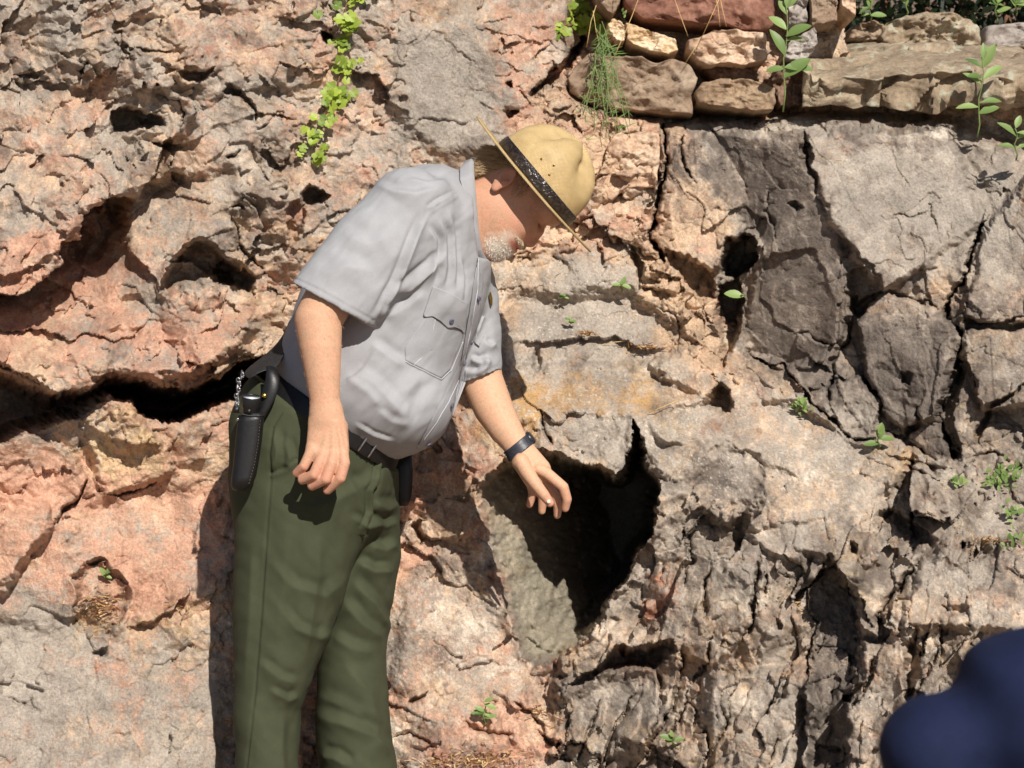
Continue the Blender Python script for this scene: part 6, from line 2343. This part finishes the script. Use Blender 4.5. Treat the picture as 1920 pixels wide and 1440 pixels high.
stalks('crossed dry stalks in front of the red top stone', [[(1290, 68), (1276, 30), (1262, -10)], [(1318, 66), (1334, 30), (1352, -10)], [(1350, 50), (1346, 10), (1340, -10)], [(1362, 50), (1352, 5), (1350, -12)], [(1284, 120), (1300, 95), (1312, 72)]], .79, 'dry stalks on the wall')
stalks('long dry stalk bending in front of the pale wall stones', [[(1150, 110), (1168, 70), (1185, 30), (1200, -10)], [(1100, 88), (1108, 40), (1118, 10)], [(1128, 98), (1118, 60), (1112, 20)]], .79, 'dry stalks on the wall')
stalks('loose straw lying on the grey mound above the basin', [[(1216, 774), (1240, 764), (1272, 750)]], rock_at(1240, 764) - .012, 'straws on the rock')
stalks('loose straw on the mound below the hat brim', [[(1122, 650), (1145, 642), (1170, 640)]], rock_at(1145, 642) - .012, 'straws on the rock')
# dark hedge behind the ledge
hv_, hfc = [], []
g = np.random.default_rng(5)
hedge = thing('hedge', 'dark leafy hedge in shade behind the flat ledge', 'hedge', at(1800, 60, 2.1))
base_l = np.array([(-.12, .0, 0), (0, .55, .03), (.12, 0, 0), (0, -.5, -.03)])
LV, LQ = [], []
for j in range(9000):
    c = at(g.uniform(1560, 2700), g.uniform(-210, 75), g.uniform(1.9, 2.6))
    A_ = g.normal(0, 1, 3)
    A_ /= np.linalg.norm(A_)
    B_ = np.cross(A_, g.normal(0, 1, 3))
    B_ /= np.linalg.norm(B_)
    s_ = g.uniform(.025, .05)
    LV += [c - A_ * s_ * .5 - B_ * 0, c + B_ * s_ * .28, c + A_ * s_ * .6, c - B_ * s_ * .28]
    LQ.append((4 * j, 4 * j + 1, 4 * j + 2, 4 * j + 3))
o = link('foliage', mesh_from('foliage', np.array(LV), np.array(LQ, np.int32), False), ML_HEDGE_SHADE, hedge, kind='stuff')
for k in range(14):
    x_ = 1580 + 75 * k
    link('trunk', tube_mesh('trunk', [at(x_, 130, 2.3), at(x_ + 8, 40, 2.25), at(x_ - 6, -60, 2.3), at(x_ + 5, -200, 2.3)], [.02, .016, .012, .006], 7), M_BROWNSTEM, hedge)
for k, (bx, by, n_, sz) in enumerate(((1632, 40, 7, 34), (1700, 30, 5, 30), (1868, 42, 8, 30), (1905, 30, 9, 34), (1590, 30, 6, 34))):
    lv_ = [(pr_.uniform(.2, 1), pr_.uniform(-110, 110), sz * pr_.uniform(.6, 1.2)) for _ in range(n_)]
    weed(['weed with a drooping leaf beside the upright wall stones', 'weed behind the rough ledge stone', 'small weed above the pale flat stone', 'leafy weed in the top right corner', 'short weed against the upright wall stones'][k], (bx, by), 46, lv_, 'weeds behind the ledge', d=1.42)

# ------------------------------------------------------------------ litter in hollows: bits nobody could count
def litter(name, label, spots, seed, mats):
    g = np.random.default_rng(seed)
    V_, Q_ = [], []
    for (cx_, cy_, rx_, ry_, n_) in spots:
        for j in range(n_):
            a, r_ = g.uniform(0, 2 * np.pi), abs(g.normal(0, .55))
            p = surf(cx_ + rx_ * r_ * np.cos(a), cy_ + ry_ * r_ * np.sin(a), .004 + .006 * g.random())
            A_ = dirw(*g.normal(0, 1, 3) * np.array((1, .5, .5)))
            A_ /= np.linalg.norm(A_)
            B_ = np.cross(A_, g.normal(0, 1, 3))
            B_ /= np.linalg.norm(B_)
            l_, w_ = g.uniform(.002, .011), g.uniform(.0004, .0018)
            k = len(V_)
            V_ += [p - A_ * l_ - B_ * w_, p - A_ * l_ + B_ * w_, p + A_ * l_ + B_ * w_ * .6, p + A_ * l_ - B_ * w_ * .6]
            Q_.append((k, k + 1, k + 2, k + 3))
    o = link(name, mesh_from(name, np.array(V_), np.array(Q_, np.int32), False), mats, kind='stuff')
    o['label'] = label
    o['category'] = 'litter'


m, nt, b = new_mat('dry_litter')
geo = N(nt, 'ShaderNodeNewGeometry')
r = ramp(nt, [(0, srgb(110, 70, 48)), (.4, srgb(150, 104, 70)), (.7, srgb(190, 150, 100)), (1, srgb(214, 184, 134))])
nt.links.new(geo.outputs['Random Per Island'], r.inputs['Fac'])
nt.links.new(r.outputs['Color'], b.inputs['Base Color'])
litter('dry_litter', 'dry leaf litter and twigs caught in the hollows', [(190, 1145, 46, 42, 420), (330, 1135, 24, 12, 60), (1100, 625, 34, 7, 60), (1215, 650, 44, 9, 110), (900, 1425, 110, 30, 420), (1010, 1335, 55, 14, 80), (1480, 208, 40, 6, 90), (1850, 1012, 44, 8, 70), (1500, 1140, 18, 10, 24), (820, 1430, 70, 24, 150)], 9, m)

# ================================================================== THE ONLOOKER, close to the camera
DN = -2.75
MAT_NAVY = cloth_material('navy_jacket_cloth', srgb(27, 34, 62), 500, noise=.15)


def nv(px_, py_, d=DN):
    return loc3(px_, py_, d)


on_base = to_world(nv(1900, 1440))
onlooker = thing('person', 'out-of-focus onlooker in a navy jacket at lower right, only a shoulder showing', 'person', (on_base[0], on_base[1], 0))
kk = S * DIST / (DIST + DN)           # px per metre there
F_ = Field(nv(1580, 1760, DN - .33), nv(2620, 1080, DN + .33), .009)
F_.add(F_.chain([(1975, 1365, DN, 176, .12), (2060, 1500, DN, 230, .14), (2090, 1800, DN, 240, .15)]))
F_.add(F_.chain([(1765, 1412, DN, 118, .075), (1790, 1560, DN, 118, .075), (1820, 1800, DN, 112, .08)]), .025)
F_.add(F_.chain([(1718, 1396, DN, 66, .06), (1800, 1372, DN, 70, .07), (1900, 1370, DN, 90, .08)]), .02)
F_.add(F_.chain([(1858, 1254, DN, 60, .07), (1960, 1244, DN, 64, .09), (2200, 1230, DN, 70, .10), (2380, 1270, DN, 70, .08)]), .02)
F_.add(F_.chain([(1930, 1310, DN, 110, .10), (2150, 1330, DN, 150, .12), (2350, 1330, DN, 110, .10)]), .03)
F_.add(F_.chain([(2380, 1440, DN, 120, .075), (2400, 1800, DN, 110, .08)]), .02)
v, f = F_.mesh(2)
n = vnormals(v, f)
cloth_noise(v, n, .007, 6, 450)
navy = link('jacket', mesh_from('jacket', to_world(v), f), MAT_NAVY, onlooker)
F_ = Field(nv(2050, 1300, DN - .2), nv(2560, 760, DN + .25), .009)
F_.add(F_.chain([(2300, 1260, DN, 90, .055), (2310, 1100, DN, 95, .06)]))
F_.add(F_.ell(nv(2315, 1010, DN), np.eye(3), (.080, .12, .10)), .03)
F_.add(F_.ell(nv(2315, 1030, DN + .095), np.eye(3), (.016, .03, .02)), .01)
v, f = F_.mesh(2)
me = mesh_from('body', to_world(v), f)
set_attr(me, 'skin', np.tile(np.array(srgb(200, 152, 124)), (len(v), 1)))
ob = link('body', me, MAT_SKIN, onlooker)
F_ = Field(nv(2050, 1180, DN - .2), nv(2560, 740, DN + .25), .009)
F_.add(F_.ell(nv(2315, 985, DN - .02), np.eye(3), (.091, .12, .112)))
F_.sub(F_.ell(nv(2315, 1060, DN + .12), np.eye(3), (.08, .13, .1)), .01)
v, f = F_.mesh(2)
hr = link('hair', mesh_from('hair', to_world(v), f), simple_mat('brown_hair', srgb(62, 44, 32), .6, .3, 60, .6, 120), ob)
strands('hair', v, vnormals(v, f), np.ones(len(v)), 9000, .03, np.array((.1, -.8, .1)), simple_mat('brown_hair_strand', srgb(78, 56, 40), .5, .3, 60), ob, width=.0006, curl=.3, seed=21)
zt = to_world(nv(2090, 1740))[2]
for s_ in (-.10, .10):
    c = to_world(nv(2090, 1740))
    prof = [(.0, -.02), (.10, .0), (.105, -.1), (.09, -.35), (.085, -(zt - .09))]
    o = link('trouser_leg', lathe('trouser_leg', [(r_ if r_ else .05, zt + z_ + .08) for r_, z_ in prof][::-1], 24), MAT_NAVY if False else simple_mat('dark_denim', srgb(40, 46, 60), .8, .2, 80), onlooker)
    place(o, (c[0] + s_, c[1], 0), (0, 0, 1))
